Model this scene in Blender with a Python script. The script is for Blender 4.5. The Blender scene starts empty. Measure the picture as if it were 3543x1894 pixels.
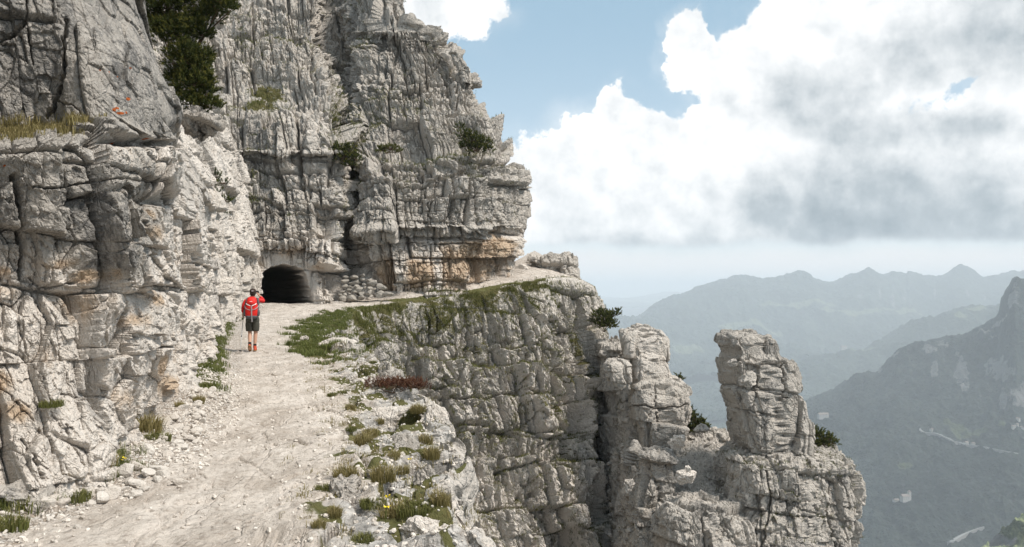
import bpy, bmesh, math, random
import numpy as np
from mathutils import Vector, Matrix
R = math.radians
F32 = np.float32
sc = bpy.context.scene
C = sc.collection

# ------------------------------------------------------------------ camera, sky, sun, exposure
FPX = 796.0; HORIZON = 288.0; EYE = 1.75          # measured in a 1024x547 frame
PITCH = math.atan((HORIZON - 273.5) / FPX)
camd = bpy.data.cameras.new('camera'); cam = bpy.data.objects.new('camera', camd); C.objects.link(cam)
cam.location = (0, 0, EYE); cam.rotation_euler = (math.pi/2 + PITCH, 0, 0)
camd.sensor_width = 36.0; camd.lens = FPX / 1024 * 36.0
camd.clip_start = 0.1; camd.clip_end = 200000
sc.camera = cam
sc.view_settings.view_transform = 'Standard'; sc.view_settings.look = 'None'
sc.view_settings.exposure = 0.46; sc.view_settings.gamma = 1.0
sc.cycles.max_bounces = 6; sc.cycles.diffuse_bounces = 3; sc.cycles.volume_bounces = 2
sc.cycles.use_denoising = True

SUN_EL, SUN_AZ = R(54), R(118)                     # azimuth clockwise from +Y: the sun stands high to the right
sund = bpy.data.lights.new('sun', 'SUN'); sund.energy = 3.7; sund.angle = R(13); sund.color = (1.0, 0.935, 0.855)
sun = bpy.data.objects.new('sun', sund); C.objects.link(sun)
_sd = Vector((math.sin(SUN_AZ)*math.cos(SUN_EL), math.cos(SUN_AZ)*math.cos(SUN_EL), math.sin(SUN_EL)))
sun.rotation_euler = _sd.to_track_quat('Z', 'Y').to_euler()

def ray(px, py):
    x = (px-512.0)/FPX; u = (273.5-py)/FPX
    c, s = math.cos(PITCH), math.sin(PITCH)
    return x, c - s*u, s + c*u
def pt(px, py, Y):
    x, y, z = ray(px, py)
    return (x*Y/y, Y, EYE + z*Y/y)
def ptv(px, py, Y):                                 # the same for arrays
    x = (px-512.0)/FPX; u = (273.5-py)/FPX
    c, s = math.cos(PITCH), math.sin(PITCH)
    y = c - s*u; z = s + c*u
    return np.stack([x*Y/y, Y+0*x, EYE + z*Y/y], -1).astype(F32)
def azel(px, py):
    x, y, z = ray(px, py); n = math.sqrt(x*x+y*y+z*z)
    return math.atan2(x, y), math.asin(z/n)

class NT:
    """small helper to write node trees"""
    def __init__(s, tree): s.t = tree; s.n = tree.nodes; s.l = tree.links
    def new(s, typ, **kw):
        nd = s.n.new(typ)
        for k, v in kw.items(): setattr(nd, k, v)
        return nd
    def put(s, sock, v):
        if isinstance(v, bpy.types.NodeSocket): s.l.new(v, sock)
        elif v is not None: sock.default_value = v
    def math(s, op, a, b=None, c=None, clamp=False):
        nd = s.new('ShaderNodeMath', operation=op, use_clamp=clamp)
        for i, v in enumerate((a, b, c)): 
            if v is not None: s.put(nd.inputs[i], v)
        return nd.outputs[0]
    def vmath(s, op, a, b=None, scale=None):
        nd = s.new('ShaderNodeVectorMath', operation=op)
        s.put(nd.inputs[0], a)
        if b is not None: s.put(nd.inputs[1], b)
        if scale is not None: s.put(nd.inputs['Scale'], scale)
        return nd.outputs['Value'] if op in ('LENGTH', 'DOT_PRODUCT', 'DISTANCE') else nd.outputs[0]
    def noise(s, vec, scale, detail=4, rough=0.55, lac=2.0, dist=0.0, color=False):
        nd = s.new('ShaderNodeTexNoise'); s.put(nd.inputs['Vector'], vec)
        nd.inputs['Scale'].default_value = scale; nd.inputs['Detail'].default_value = detail
        nd.inputs['Roughness'].default_value = rough; nd.inputs['Lacunarity'].default_value = lac
        nd.inputs['Distortion'].default_value = dist
        return nd.outputs['Color'] if color else nd.outputs[0]
    def voro(s, vec, scale, feature='F1', rnd=1.0):
        nd = s.new('ShaderNodeTexVoronoi', feature=feature); s.put(nd.inputs['Vector'], vec)
        nd.inputs['Scale'].default_value = scale; nd.inputs['Randomness'].default_value = rnd
        return nd.outputs['Distance']
    def rng(s, v, a, b, c=0.0, d=1.0, smooth=True):
        nd = s.new('ShaderNodeMapRange', interpolation_type='SMOOTHSTEP' if smooth else 'LINEAR')
        for i, x in enumerate((v, a, b, c, d)): s.put(nd.inputs[i], x)
        return nd.outputs[0]
    def mix(s, f, a, b, mode='MIX'):
        nd = s.new('ShaderNodeMix', data_type='RGBA', blend_type=mode)
        s.put(nd.inputs[0], f); s.put(nd.inputs[6], a if not isinstance(a, tuple) else (*a, 1)[:4])
        s.put(nd.inputs[7], b if not isinstance(b, tuple) else (*b, 1)[:4])
        return nd.outputs[2]
    def ramp(s, f, stops, interp='LINEAR'):
        nd = s.new('ShaderNodeValToRGB'); cr = nd.color_ramp; cr.interpolation = interp
        while len(cr.elements) < len(stops): cr.elements.new(0.5)
        for e, (p, c) in zip(cr.elements, stops):
            e.position = p; e.color = (*c, 1) if isinstance(c, tuple) else (c, c, c, 1)
        s.put(nd.inputs[0], f)
        return nd.outputs[0]
    def attr(s, name):
        nd = s.new('ShaderNodeAttribute', attribute_name=name); return nd.outputs['Fac']

def build_sky():
    w = bpy.data.worlds.new('World'); sc.world = w; w.use_nodes = True
    n = NT(w.node_tree); n.n.clear()
    out = n.new('ShaderNodeOutputWorld'); bg = n.new('ShaderNodeBackground'); n.l.new(bg.outputs[0], out.inputs[0])
    bg.inputs[1].default_value = 0.1
    sky = n.new('ShaderNodeTexSky', sky_type='NISHITA'); sky.sun_disc = False
    sky.sun_elevation = SUN_EL; sky.sun_rotation = SUN_AZ; sky.altitude = 1800; sky.dust_density = 1.5
    d = n.new('ShaderNodeTexCoord').outputs['Generated']
    sep = n.new('ShaderNodeSeparateXYZ'); n.l.new(d, sep.inputs[0])
    az = n.math('ARCTAN2', sep.outputs[0], sep.outputs[1]); el = n.math('ARCSINE', sep.outputs[2])
    comb = n.new('ShaderNodeCombineXYZ'); n.put(comb.inputs[0], az); n.put(comb.inputs[1], el)
    V = comb.outputs[0]
    def centred(col, amp): return n.vmath('SCALE', n.vmath('SUBTRACT', col, (0.5, 0.5, 0.5)), scale=amp)
    w1 = centred(n.noise(d, 7.0, 3, 0.5, color=True), 0.11)
    w2 = centred(n.noise(d, 26.0, 6, 0.62, color=True), 0.050)
    VW = n.vmath('ADD', n.vmath('ADD', V, w1), w2)
    VS = n.vmath('ADD', V, centred(n.noise(d, 9.0, 5, 0.55, color=True), 0.10))
    def cones(vec, blobs):
        acc = None
        for (px, py, rx, ry) in blobs:
            a, e = azel(px, py)
            q = n.vmath('MULTIPLY', n.vmath('SUBTRACT', vec, (a, e, 0)), (FPX/rx, FPX/ry, 0))
            f = n.math('SUBTRACT', 1.0, n.vmath('LENGTH', q))
            acc = f if acc is None else n.math('SMOOTH_MAX', acc, f, 0.12)
        return acc
    big = n.noise(d, 3.2, 6, 0.6); fine = n.noise(d, 24.0, 10, 0.64); mid = n.noise(d, 9.0, 7, 0.58)
    body = cones(VW, SKY_CLOUD)
    dens = n.math('ADD', n.math('MULTIPLY', body, 1.7), n.math('MULTIPLY', n.math('SUBTRACT', fine, 0.5), 1.5))
    m_main = n.rng(dens, 0.0, 0.24)
    # the big clouds share one flat base
    flat = n.math('ADD', el, n.math('MULTIPLY', n.math('SUBTRACT', mid, 0.5), 0.034))
    m_main = n.math('MULTIPLY', m_main, n.rng(flat, 0.044, 0.058))
    # the rest of the dome, outside the picture, carries broken cloud too
    front = n.rng(sep.outputs[1], 0.35, 0.75)
    m_rest = n.rng(big, 0.42, 0.62)
    m_rest = n.math('MULTIPLY', m_rest, n.math('SUBTRACT', 1.0, n.math('MULTIPLY', front, n.rng(el, 0.55, 0.42))))
    thin = n.math('MULTIPLY', n.rng(body, -0.45, 0.2), n.rng(mid, 0.40, 0.70))
    mask = n.math('MAXIMUM', n.math('MAXIMUM', m_main, m_rest), n.math('MULTIPLY', thin, 0.4))
    # cloud brightness: heads turned to the sun, grey where the cloud is thick and seen from below
    off = tuple(0.012*v for v in _sd); d2 = n.vmath('ADD', d, (off[0]*2.2, -off[1]*.5, off[2]*1.4))
    rel = n.math('ADD', n.math('SUBTRACT', n.noise(d, 13.0, 8, 0.6), n.noise(d2, 13.0, 8, 0.6)), n.math('MULTIPLY', n.math('SUBTRACT', n.noise(d, 5.0, 3, 0.5), n.noise(d2, 5.0, 3, 0.5)), 1.5))
    sn = n.math('MULTIPLY', n.math('SUBTRACT', n.noise(d, 4.6, 5, 0.5), 0.5), 0.9)
    shade = n.math('ADD', n.math('MULTIPLY', n.rng(n.math('ADD', cones(VS, SKY_SHADE), sn), -0.25, 0.8), 0.27), n.math('MULTIPLY', n.rng(n.math('ADD', cones(VS, SKY_BASE), n.math('MULTIPLY', sn, 0.8)), 0.0, 0.85), 0.46))
    edge_ = n.rng(dens, 0.1, 1.1)
    lum = n.math('SUBTRACT', n.math('ADD', n.math('SUBTRACT', 0.90, n.math('MINIMUM', shade, 0.68)), n.math('MULTIPLY', rel, 0.9)), n.math('MULTIPLY', edge_, 0.06))
    cloud = n.ramp(lum, [(0.18, (0.20, 0.25, 0.285)), (0.45, (0.36, 0.405, 0.435)), (0.72, (0.62, 0.645, 0.66)), (0.98, (0.86, 0.86, 0.86))])
    cloud = n.mix(m_rest, cloud, (0.66, 0.68, 0.70))
    blue = n.mix(n.rng(el, 0.0, 0.36), (0.58, 0.68, 0.725), (0.33, 0.485, 0.585))
    clear = n.mix(0.30, n.vmath('SCALE', blue, scale=10.0), sky.outputs[0])
    col = n.mix(mask, clear, n.vmath('SCALE', cloud, scale=10.0))
    col = n.mix(n.rng(flat, 0.062, 0.030), col, (7.0, 6.95, 6.9))
    n.l.new(col, bg.inputs[0])
    w.cycles.sampling_method = 'MANUAL'; w.cycles.sample_map_resolution = 1024
SKY_CLOUD = [(430, 0, 62, 48), (395, -20, 60, 60), (455, -10, 45, 35),
    (600, 200, 120, 75), (645, 160, 75, 48), (560, 185, 75, 55), (615, 128, 32, 28), (700, 200, 110, 70), (540, 225, 70, 55), (650, 235, 150, 30), (575, 160, 50, 36),
    (693, 42, 20, 30), (705, 70, 30, 30), (745, 84, 55, 32), (795, 62, 75, 55), (850, 20, 100, 60), (940, 25, 140, 60), (1020, 20, 80, 60), (835, 115, 80, 50), (880, 165, 145, 58),
    (970, 165, 120, 58), (1026, 92, 38, 28), (770, 210, 130, 48), (900, 218, 240, 42), (1040, 195, 110, 62), (760, 165, 70, 50), (720, 120, 30, 16)]
SKY_SHADE = [(835, 95, 50, 34), (875, 125, 60, 35), (990, 20, 100, 45), (955, 118, 60, 20), (870, 185, 110, 45), (640, 255, 170, 20), (905, 55, 50, 28), (760, 195, 50, 30)]
SKY_BASE = [(985, 244, 330, 72), (1030, 225, 180, 70)]
build_sky()

# ------------------------------------------------------------------ numeric noise
def _h(ix, iy, iz, seed):
    n = (ix.astype(np.uint32)*np.uint32(374761393) + iy.astype(np.uint32)*np.uint32(668265263)
         + iz.astype(np.uint32)*np.uint32(2246822519) + np.uint32((seed*3266489917 + 374761) & 0xffffffff))
    n = (n ^ (n >> np.uint32(15)))*np.uint32(2246822519)
    n = (n ^ (n >> np.uint32(13)))*np.uint32(3266489917)
    return n ^ (n >> np.uint32(16))
_G = np.array([(1,1,0),(-1,1,0),(1,-1,0),(-1,-1,0),(1,0,1),(-1,0,1),(1,0,-1),(-1,0,-1),(0,1,1),(0,-1,1),(0,1,-1),(0,-1,-1),(1,1,0),(-1,1,0),(0,-1,1),(0,-1,-1)], F32)
def _chunks(f):
    def g(P, *a, **k):
        P = np.asarray(P, F32); shp = P.shape[:-1]; Q = P.reshape(-1, 3)
        outs = [f(Q[i:i+65536], *a, **k) for i in range(0, len(Q), 65536)]
        if isinstance(outs[0], tuple):
            return tuple(np.concatenate(o).reshape(shp + o[0].shape[1:]) for o in zip(*outs))
        return np.concatenate(outs).reshape(shp + outs[0].shape[1:])
    return g
def _perlin(P, seed):
    fl = np.floor(P); i = fl.astype(np.int64); f = (P-fl).astype(F32); u = f*f*f*(f*(f*6-15)+10)
    out = 0
    for dx in (0, 1):
        wx = u[:,0] if dx else 1-u[:,0]
        for dy in (0, 1):
            wy = wx*(u[:,1] if dy else 1-u[:,1])
            for dz in (0, 1):
                g = _G[_h(i[:,0]+dx, i[:,1]+dy, i[:,2]+dz, seed) & np.uint32(15)]
                out = out + wy*(u[:,2] if dz else 1-u[:,2])*(g[:,0]*(f[:,0]-dx)+g[:,1]*(f[:,1]-dy)+g[:,2]*(f[:,2]-dz))
    return out
@_chunks
def fbm(P, octv=4, gain=0.5, seed=1, ridged=False):
    a, s, out = 1.0, 1.0, 0
    for o in range(octv):
        v = _perlin(P*F32(s) + F32(o*17.31), seed+o)
        out = out + a*((0.5-np.abs(v)*1.6) if ridged else v); a *= gain; s *= 2.03
    return out.astype(F32)
@_chunks
def voro(P, seed=1, jit=0.95):
    fl = np.floor(P); i = fl.astype(np.int64); f = (P-fl).astype(F32); N = len(P)
    F1 = np.full(N, 9, F32); F2 = np.full(N, 9, F32); H = np.zeros(N, np.uint32); D = np.zeros((N, 3), F32)
    K = F32(1/1024.0)
    for dx in (-1, 0, 1):
        for dy in (-1, 0, 1):
            for dz in (-1, 0, 1):
                h = _h(i[:,0]+dx, i[:,1]+dy, i[:,2]+dz, seed)
                vx = dx + 0.5 + jit*((h & np.uint32(1023)).astype(F32)*K-0.5) - f[:,0]
                vy = dy + 0.5 + jit*(((h >> np.uint32(10)) & np.uint32(1023)).astype(F32)*K-0.5) - f[:,1]
                vz = dz + 0.5 + jit*(((h >> np.uint32(20)) & np.uint32(1023)).astype(F32)*K-0.5) - f[:,2]
                r = vx*vx+vy*vy+vz*vz
                near = r < F1
                F2 = np.where(near, F1, np.minimum(F2, r)); F1 = np.where(near, r, F1); H = np.where(near, h, H)
                D[near, 0] = -vx[near]; D[near, 1] = -vy[near]; D[near, 2] = -vz[near]
    return np.sqrt(F1), np.sqrt(F2), H, D
def hf(H, k):                                        # a number in 0..1 out of a cell's hash
    z = np.zeros(H.shape, np.int64)
    return (_h(H.astype(np.int64), z, z, k) & np.uint32(0xffff)).astype(F32)/65535.0
def sst(x, a, b):
    t = np.clip((x-a)/(b-a), 0, 1); return t*t*(3-2*t)

def _cut(x, seed, salt, jit=0.8):
    """1-d joints at jittered whole numbers -> (cell index, offset from cell middle, distance to the nearest joint)"""
    i = np.floor(x).astype(np.int64); f = (x-i).astype(F32)
    hh = lambda k: jit*((_h(k, salt, k*0, seed) & np.uint32(0xffff)).astype(F32)/65535.0-0.5)
    b0, b1 = hh(i), 1+hh(i+1)
    lo = f < b0; hi = f >= b1
    bm, b2 = hh(i-1)-1, 2+hh(i+2)
    s = np.where(lo, bm, np.where(hi, b1, b0)); e = np.where(lo, b0, np.where(hi, b2, b1))
    return i - lo + hi, f-(s+e)/2, np.minimum(f-s, e-f)
@_chunks
def brick(Q, seed):
    """bedded and jointed blocks: cell hash, offset from the middle, distance to a vertical joint / to a bed (cell units)"""
    z0 = np.zeros(len(Q), np.int64)
    k, oz, dz = _cut(Q[:,2], seed, z0)
    sh = (_h(k, z0, z0, seed+1) & np.uint32(0xffff)).astype(F32)/6553.5
    i, ox, dx = _cut(Q[:,0] + sh, seed+2, k)
    j, oy, dy = _cut(Q[:,1] + sh*1.7, seed+3, k)
    return _h(i, j, k, seed+4), np.stack([ox, oy, oz], -1).astype(F32), np.minimum(dx, dy).astype(F32), dz.astype(F32)
def rock(P, s=1.0, blocks=(), chips=(), seed=1, warp=0.12, rough=0.02, dip=(0.05, 0.0), yaw=0.5, lean=0.0, slope=None, steep=(.62, .38), W0=None):
    """outward relief of bedded, jointed limestone in metres at the points P.
    blocks: (size xyz, step, tilt, joint width, joint depth); chips: the same over irregular cells"""
    P = np.asarray(P, F32)
    wv = np.stack([fbm(P/(3.0*s), 3, 0.45, seed+11), fbm(P/(3.0*s), 3, 0.45, seed+23), fbm(P/(3.0*s), 3, 0.45, seed+37)], -1)
    W = (P if W0 is None else np.asarray(W0, F32)) + warp*s*3.0*wv
    if W0 is not None: yaw = 0.0                       # joints laid out along the wall itself
    c, sn = math.cos(yaw), math.sin(yaw)
    X = W[..., 0]*c - W[..., 1]*sn + lean*W[..., 2]; Y = W[..., 0]*sn + W[..., 1]*c
    W = np.stack([X, Y, W[..., 2] + dip[0]*W[..., 0] + dip[1]*W[..., 1]], -1)
    d = np.zeros(P.shape[:-1], F32)
    for k, (cs, amp, tilt, cw, cd) in enumerate(blocks):
        if k:                                            # the finer joint sets come and go
            pt_ = .55 + .65*sst(fbm(P/(4.0*s), 2, .5, seed+401+k), -.25, .25); amp, tilt, cd = amp*pt_, tilt*pt_, cd*pt_
        cs = np.array(cs, F32); H, D, dv, dz = brick(W/cs + k*3.7, seed+101+10*k)
        r = hf(H, 1); d += amp*2*(np.where(r < .18, r*1.6-.45, r)-0.5)
        d += tilt*((hf(H, 2)-0.5)*D[..., 0] + (hf(H, 3)-0.5)*D[..., 1] + (hf(H, 4)-0.62)*1.2*D[..., 2])*2
        if slope is not None and k < len(steep): d += slope*D[..., 2]*cs[2]*steep[k]     # block faces stand upright: a slope breaks into steps
        a, b = dv*min(cs[0], cs[1]), dz*cs[2]
        d -= cd*(.22+.78*hf(H, 5)**1.5)*np.exp(-(a/cw)**2)
        d -= cd*.8*(.15+.85*hf(H, 6)**1.8)*np.exp(-(b/cw)**2)
        d -= amp*.12*np.exp(-(np.minimum(a, b)/(cw*2.5))**2)
    for k, (cs, amp, tilt, cw, cd) in enumerate(chips):
        F1, F2, H, D = voro(W/np.array(cs, F32), seed+301+k)
        d += amp*2*(hf(H, 1)-0.5)
        d += tilt*((hf(H, 2)-0.5)*D[..., 0] + (hf(H, 3)-0.5)*D[..., 1] + (hf(H, 4)-0.5)*1.3*D[..., 2])*2
        d -= cd*(.1+.9*hf(H, 5)**1.6)*np.exp(-((F2-F1)/cw)**2)
    d += rough*s*2.0*fbm(P/(0.9*s), 3, 0.5, seed+201) + rough*s*fbm(P/(0.2*s), 4, 0.62, seed+211)
    return d

# ------------------------------------------------------------------ mesh helpers
def grid_normals(P, wrap=False):
    if wrap:
        du = np.roll(P, -1, 1) - np.roll(P, 1, 1)
    else: du = np.gradient(P, axis=1)
    dv = np.gradient(P, axis=0)
    n = np.cross(du, dv); n /= (np.linalg.norm(n, axis=-1, keepdims=True)+1e-9)
    return n.astype(F32)
def upright(N):
    return np.clip(N[..., 2]/(np.hypot(N[..., 0], N[..., 1])+.05), -.3, 1.1).astype(F32)
def blur(A, k, axis):
    if k < 1: return A
    pad = [(0, 0)]*A.ndim; pad[axis] = (k, k)
    c = np.cumsum(np.pad(A, pad, mode='edge'), axis=axis, dtype=np.float64)
    c = np.concatenate([np.zeros_like(np.take(c, [0], axis)), c], axis)
    n = A.shape[axis]; hi = np.take(c, range(2*k+1, 2*k+1+n), axis); lo = np.take(c, range(0, n), axis)
    return ((hi-lo)/(2*k+1)).astype(F32)
def mesh_from(name, V, Fc, mats, attrs=None, smooth=False, parent=None):
    """V (n,3), Fc (m,3|4) -> ONE linked mesh object"""
    me = bpy.data.meshes.new(name); V = np.ascontiguousarray(V, F32); Fc = np.ascontiguousarray(Fc, np.int32)
    k = Fc.shape[1]
    me.vertices.add(len(V)); me.vertices.foreach_set('co', V.ravel())
    me.loops.add(Fc.size); me.loops.foreach_set('vertex_index', Fc.ravel())
    me.polygons.add(len(Fc)); me.polygons.foreach_set('loop_start', np.arange(0, Fc.size, k, dtype=np.int32))
    me.polygons.foreach_set('use_smooth', np.full(len(Fc), smooth))
    me.update(calc_edges=True)
    for kx, a in (attrs or {}).items():
        at = me.attributes.new(kx, 'FLOAT', 'POINT'); at.data.foreach_set('value', np.ascontiguousarray(a, F32).ravel())
    for m in (mats if isinstance(mats, (list, tuple)) else [mats]): me.materials.append(m)
    o = bpy.data.objects.new(name, me); C.objects.link(o)
    if parent: o.parent = parent
    return o
def grid_faces(n, m, wrap=False, flip=False):
    mm = m if wrap else m-1
    i = np.arange(n-1)[:, None]; j = np.arange(mm)[None, :]; j2 = (j+1) % m
    q = np.stack([i*m+j, i*m+j2, (i+1)*m+j2, (i+1)*m+j], -1).reshape(-1, 4)
    return q[:, ::-1] if flip else q
def sub_mesh(name, V, Fc, mats, attrs, keep, **k):
    Fc = Fc[keep]; used = np.unique(Fc); mp = np.full(len(V), -1, np.int64); mp[used] = np.arange(len(used))
    return mesh_from(name, V[used], mp[Fc], mats, {a: b.ravel()[used] for a, b in attrs.items()}, **k)
def catmull(ctrl, ts):
    """ctrl (n,d) at parameters 0..n-1 -> values at ts"""
    c = np.asarray(ctrl, np.float64); n = len(c)
    i = np.clip(np.floor(ts).astype(int), 0, n-2); f = (ts-i)[:, None]
    g = lambda k: c[np.clip(k, 0, n-1)]
    p0, p1, p2, p3 = g(i-1), g(i), g(i+1), g(i+2)
    m1, m2 = (p2-p0)*0.5*0.8, (p3-p1)*0.5*0.8
    return (2*f**3-3*f**2+1)*p1 + (f**3-2*f**2+f)*m1 + (-2*f**3+3*f**2)*p2 + (f**3-f**2)*m2
def net(rows, nr, nc, mpx=0.0):
    """control net rows[r][c] = (px,py,Y) -> (nr,nc,3) pixel+distance samples, even on the net"""
    A = np.array(rows, np.float64); r, c, _ = A.shape
    def arc(pts):                                    # even spacing by picture length
        L = np.linalg.norm(np.diff(pts[..., :2], axis=0), axis=-1)
        Wp = ptv(pts[..., 0], pts[..., 1], pts[..., 2]); L = (L + mpx*np.linalg.norm(np.diff(Wp, axis=0), axis=-1)).mean(-1)
        return np.concatenate([[0], np.cumsum(L+4)])
    ar = arc(A); ac = arc(A.transpose(1, 0, 2))
    tr = np.interp(np.linspace(0, ar[-1], nr), ar, np.arange(r)); tc = np.interp(np.linspace(0, ac[-1], nc), ac, np.arange(c))
    B = catmull(A.reshape(r, -1), tr).reshape(nr, c, 3).transpose(1, 0, 2)
    return catmull(B.reshape(c, -1), tc).reshape(nc, nr, 3).transpose(1, 0, 2)
def carve(px, py, lines):
    """sum of grooves following lines: (width px, depth m, [(px,py),...])"""
    d = np.zeros(px.shape, F32)
    wob = np.stack([px, py, 0*px], -1).astype(F32)
    ox = 2.2*fbm(wob/9.0, 3, .6, 5); oy = 2.2*fbm(wob/9.0, 3, .6, 6)
    X = px+ox; Y = py+oy
    for w, dep, pts in lines:
        m = np.full(px.shape, 1e9, F32)
        for (ax, ay), (bx, by) in zip(pts[:-1], pts[1:]):
            vx, vy = bx-ax, by-ay; t = np.clip(((X-ax)*vx+(Y-ay)*vy)/(vx*vx+vy*vy), 0, 1)
            m = np.minimum(m, np.hypot(X-ax-t*vx, Y-ay-t*vy))
        d = np.minimum(d, -dep*.75*np.exp(-(m/(w*.55))**2))
    return d
def spots(px, py, L):
    """soft mask from blobs (px,py,rx,ry)"""
    m = np.zeros(px.shape, F32)
    for (x, y, rx, ry) in L: m = np.maximum(m, np.exp(-(((px-x)/rx)**2+((py-y)/ry)**2)))
    return m
def tag(o, label=None, cat=None, group=None, kind=None):
    if label: o['label'] = label
    if cat: o['category'] = cat
    if group: o['group'] = group
    if kind: o['kind'] = kind
    return o
def empty(name, loc, rz=0.0):
    o = bpy.data.objects.new(name, None); C.objects.link(o); o.location = loc; o.rotation_euler = (0, 0, rz); o.empty_display_size = .1
    return o
def copy_tree(o, parent=None):
    c = o.copy(); C.objects.link(c); c.parent = parent
    for ch in list(o.children): copy_tree(ch, c)
    return c
rs = np.random.RandomState(7)
# ------------------------------------------------------------------ materials
def new_mat(name, rough=0.9):
    m = bpy.data.materials.new(name); m.use_nodes = True
    n = NT(m.node_tree); b = n.n['Principled BSDF']
    b.inputs['Roughness'].default_value = rough; b.inputs['Specular IOR Level'].default_value = 0.25
    return m, n, b
def simple(name, col, rough=0.8, var=0.15, scale=8.0, metal=0.0):
    m, n, b = new_mat(name, rough); b.inputs['Metallic'].default_value = metal
    p = n.new('ShaderNodeTexCoord').outputs['Object']
    f = n.noise(p, scale, 4, .6)
    lo = tuple(c*(1-var) for c in col); hi = tuple(min(1, c*(1+var)) for c in col)
    n.l.new(n.mix(f, lo, hi), b.inputs['Base Color'])
    return m
def rock_mat(name, s=1.0, bump=1.0, dark=1.0, lift=1.0, mosscol=((0.070, 0.075, 0.022), (0.120, 0.098, 0.040))):
    m, n, b = new_mat(name, 0.92)
    P = n.new('ShaderNodeTexCoord').outputs['Object']
    ps = n.vmath('SCALE', P, scale=1.0/s)
    wv = n.vmath('ADD', ps, n.vmath('SCALE', n.vmath('SUBTRACT', n.noise(ps, 2.2, 3, color=True), (.5, .5, .5)), scale=0.35))
    stretched = n.vmath('MULTIPLY', wv, (1.0, 1.0, 0.34))
    big = n.noise(wv, 0.55, 5, 0.6); med = n.noise(stretched, 1.9, 6, 0.66); fine = n.noise(ps, 13.0, 6, 0.72); grain = n.noise(ps, 55.0, 3, 0.7)
    warm = n.attr('warm'); ochre = n.attr('ochre'); veg = n.attr('veg')
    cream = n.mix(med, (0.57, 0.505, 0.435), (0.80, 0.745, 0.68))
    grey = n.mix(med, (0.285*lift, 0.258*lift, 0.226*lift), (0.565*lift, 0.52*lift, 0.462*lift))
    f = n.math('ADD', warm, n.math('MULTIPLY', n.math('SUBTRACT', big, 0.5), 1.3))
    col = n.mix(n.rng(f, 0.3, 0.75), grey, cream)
    # lichen: dark grey crusts with ragged edges
    lich = n.math('ADD', n.math('MULTIPLY', med, 0.62), n.math('MULTIPLY', fine, 0.38))
    lich = n.math('SUBTRACT', lich, n.math('MULTIPLY', warm, 0.12))
    col = n.mix(n.math('MULTIPLY', n.rng(lich, 0.465, 0.60), 0.85*dark), col, (0.105, 0.103, 0.100))
    sp = n.math('ADD', n.math('MULTIPLY', fine, 0.5), n.math('MULTIPLY', grain, 0.5))
    col = n.mix(n.math('MULTIPLY', n.rng(sp, 0.50, 0.66), 0.55*dark), col, (0.10, 0.097, 0.092))
    col = n.mix(n.math('MULTIPLY', n.rng(sp, 0.47, 0.36), 0.42), col, (0.64, 0.615, 0.58))
    # dark water streaks down the faces
    wst = n.noise(n.vmath('MULTIPLY', n.vmath('ADD', P, n.vmath('SCALE', n.noise(P, .6, 3, color=True), scale=.8)), (1, 1, .10)), .85/s**.5, 4, .6)
    col = n.mix(n.math('MULTIPLY', n.rng(wst, .55, .70), .5*dark), col, (0.125, 0.12, 0.115))
    # rusty seepage stains
    oc = n.math('ADD', ochre, n.math('MULTIPLY', n.math('SUBTRACT', n.noise(stretched, 2.6, 5, 0.65), 0.5), 1.4))
    col = n.mix(n.math('MULTIPLY', n.rng(oc, 0.45, 1.0), 0.75), col, n.mix(fine, (0.36, 0.215, 0.105), (0.60, 0.46, 0.31)))
    col = n.mix(n.rng(n.attr('orange'), .35, .6), col, (0.42, 0.10, 0.018))
    # thin turf and moss on what faces up
    gn = n.new('ShaderNodeNewGeometry'); sx = n.new('ShaderNodeSeparateXYZ'); n.l.new(gn.outputs['Normal'], sx.inputs[0])
    mv = n.math('ADD', n.math('ADD', n.math('MULTIPLY', sx.outputs[2], 0.75), n.math('MULTIPLY', veg, 0.85)), n.math('MULTIPLY', n.math('SUBTRACT', n.noise(ps, 3.5, 5, 0.65), 0.5), 1.0))
    mcol = n.mix(n.noise(ps, 6.0, 5, 0.7), mosscol[0], mosscol[1])
    col = n.mix(n.rng(mv, 0.98, 1.14), col, mcol)
    n.l.new(col, b.inputs['Base Color'])
    # small fractures and grain
    q = n.vmath('MULTIPLY', wv, (1.0, 1.0, 0.5))
    cr = n.rng(n.voro(q, 4.5, 'DISTANCE_TO_EDGE'), 0.0, 0.10)
    cr2 = n.rng(n.voro(wv, 12.0, 'DISTANCE_TO_EDGE'), 0.0, 0.13)
    crk = n.math('MULTIPLY', cr, n.math('ADD', 0.55, n.math('MULTIPLY', cr2, 0.45)))
    h = n.math('ADD', n.math('MULTIPLY', fine, 0.75), n.math('ADD', n.math('MULTIPLY', grain, 0.28), n.math('MULTIPLY', crk, 0.34)))
    h = n.math('ADD', h, n.math('MULTIPLY', med, 0.7))
    bp = n.new('ShaderNodeBump'); bp.inputs['Strength'].default_value = 0.85*bump; bp.inputs['Distance'].default_value = 0.10*s
    n.l.new(h, bp.inputs['Height']); n.l.new(bp.outputs[0], b.inputs['Normal'])
    return m
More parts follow.
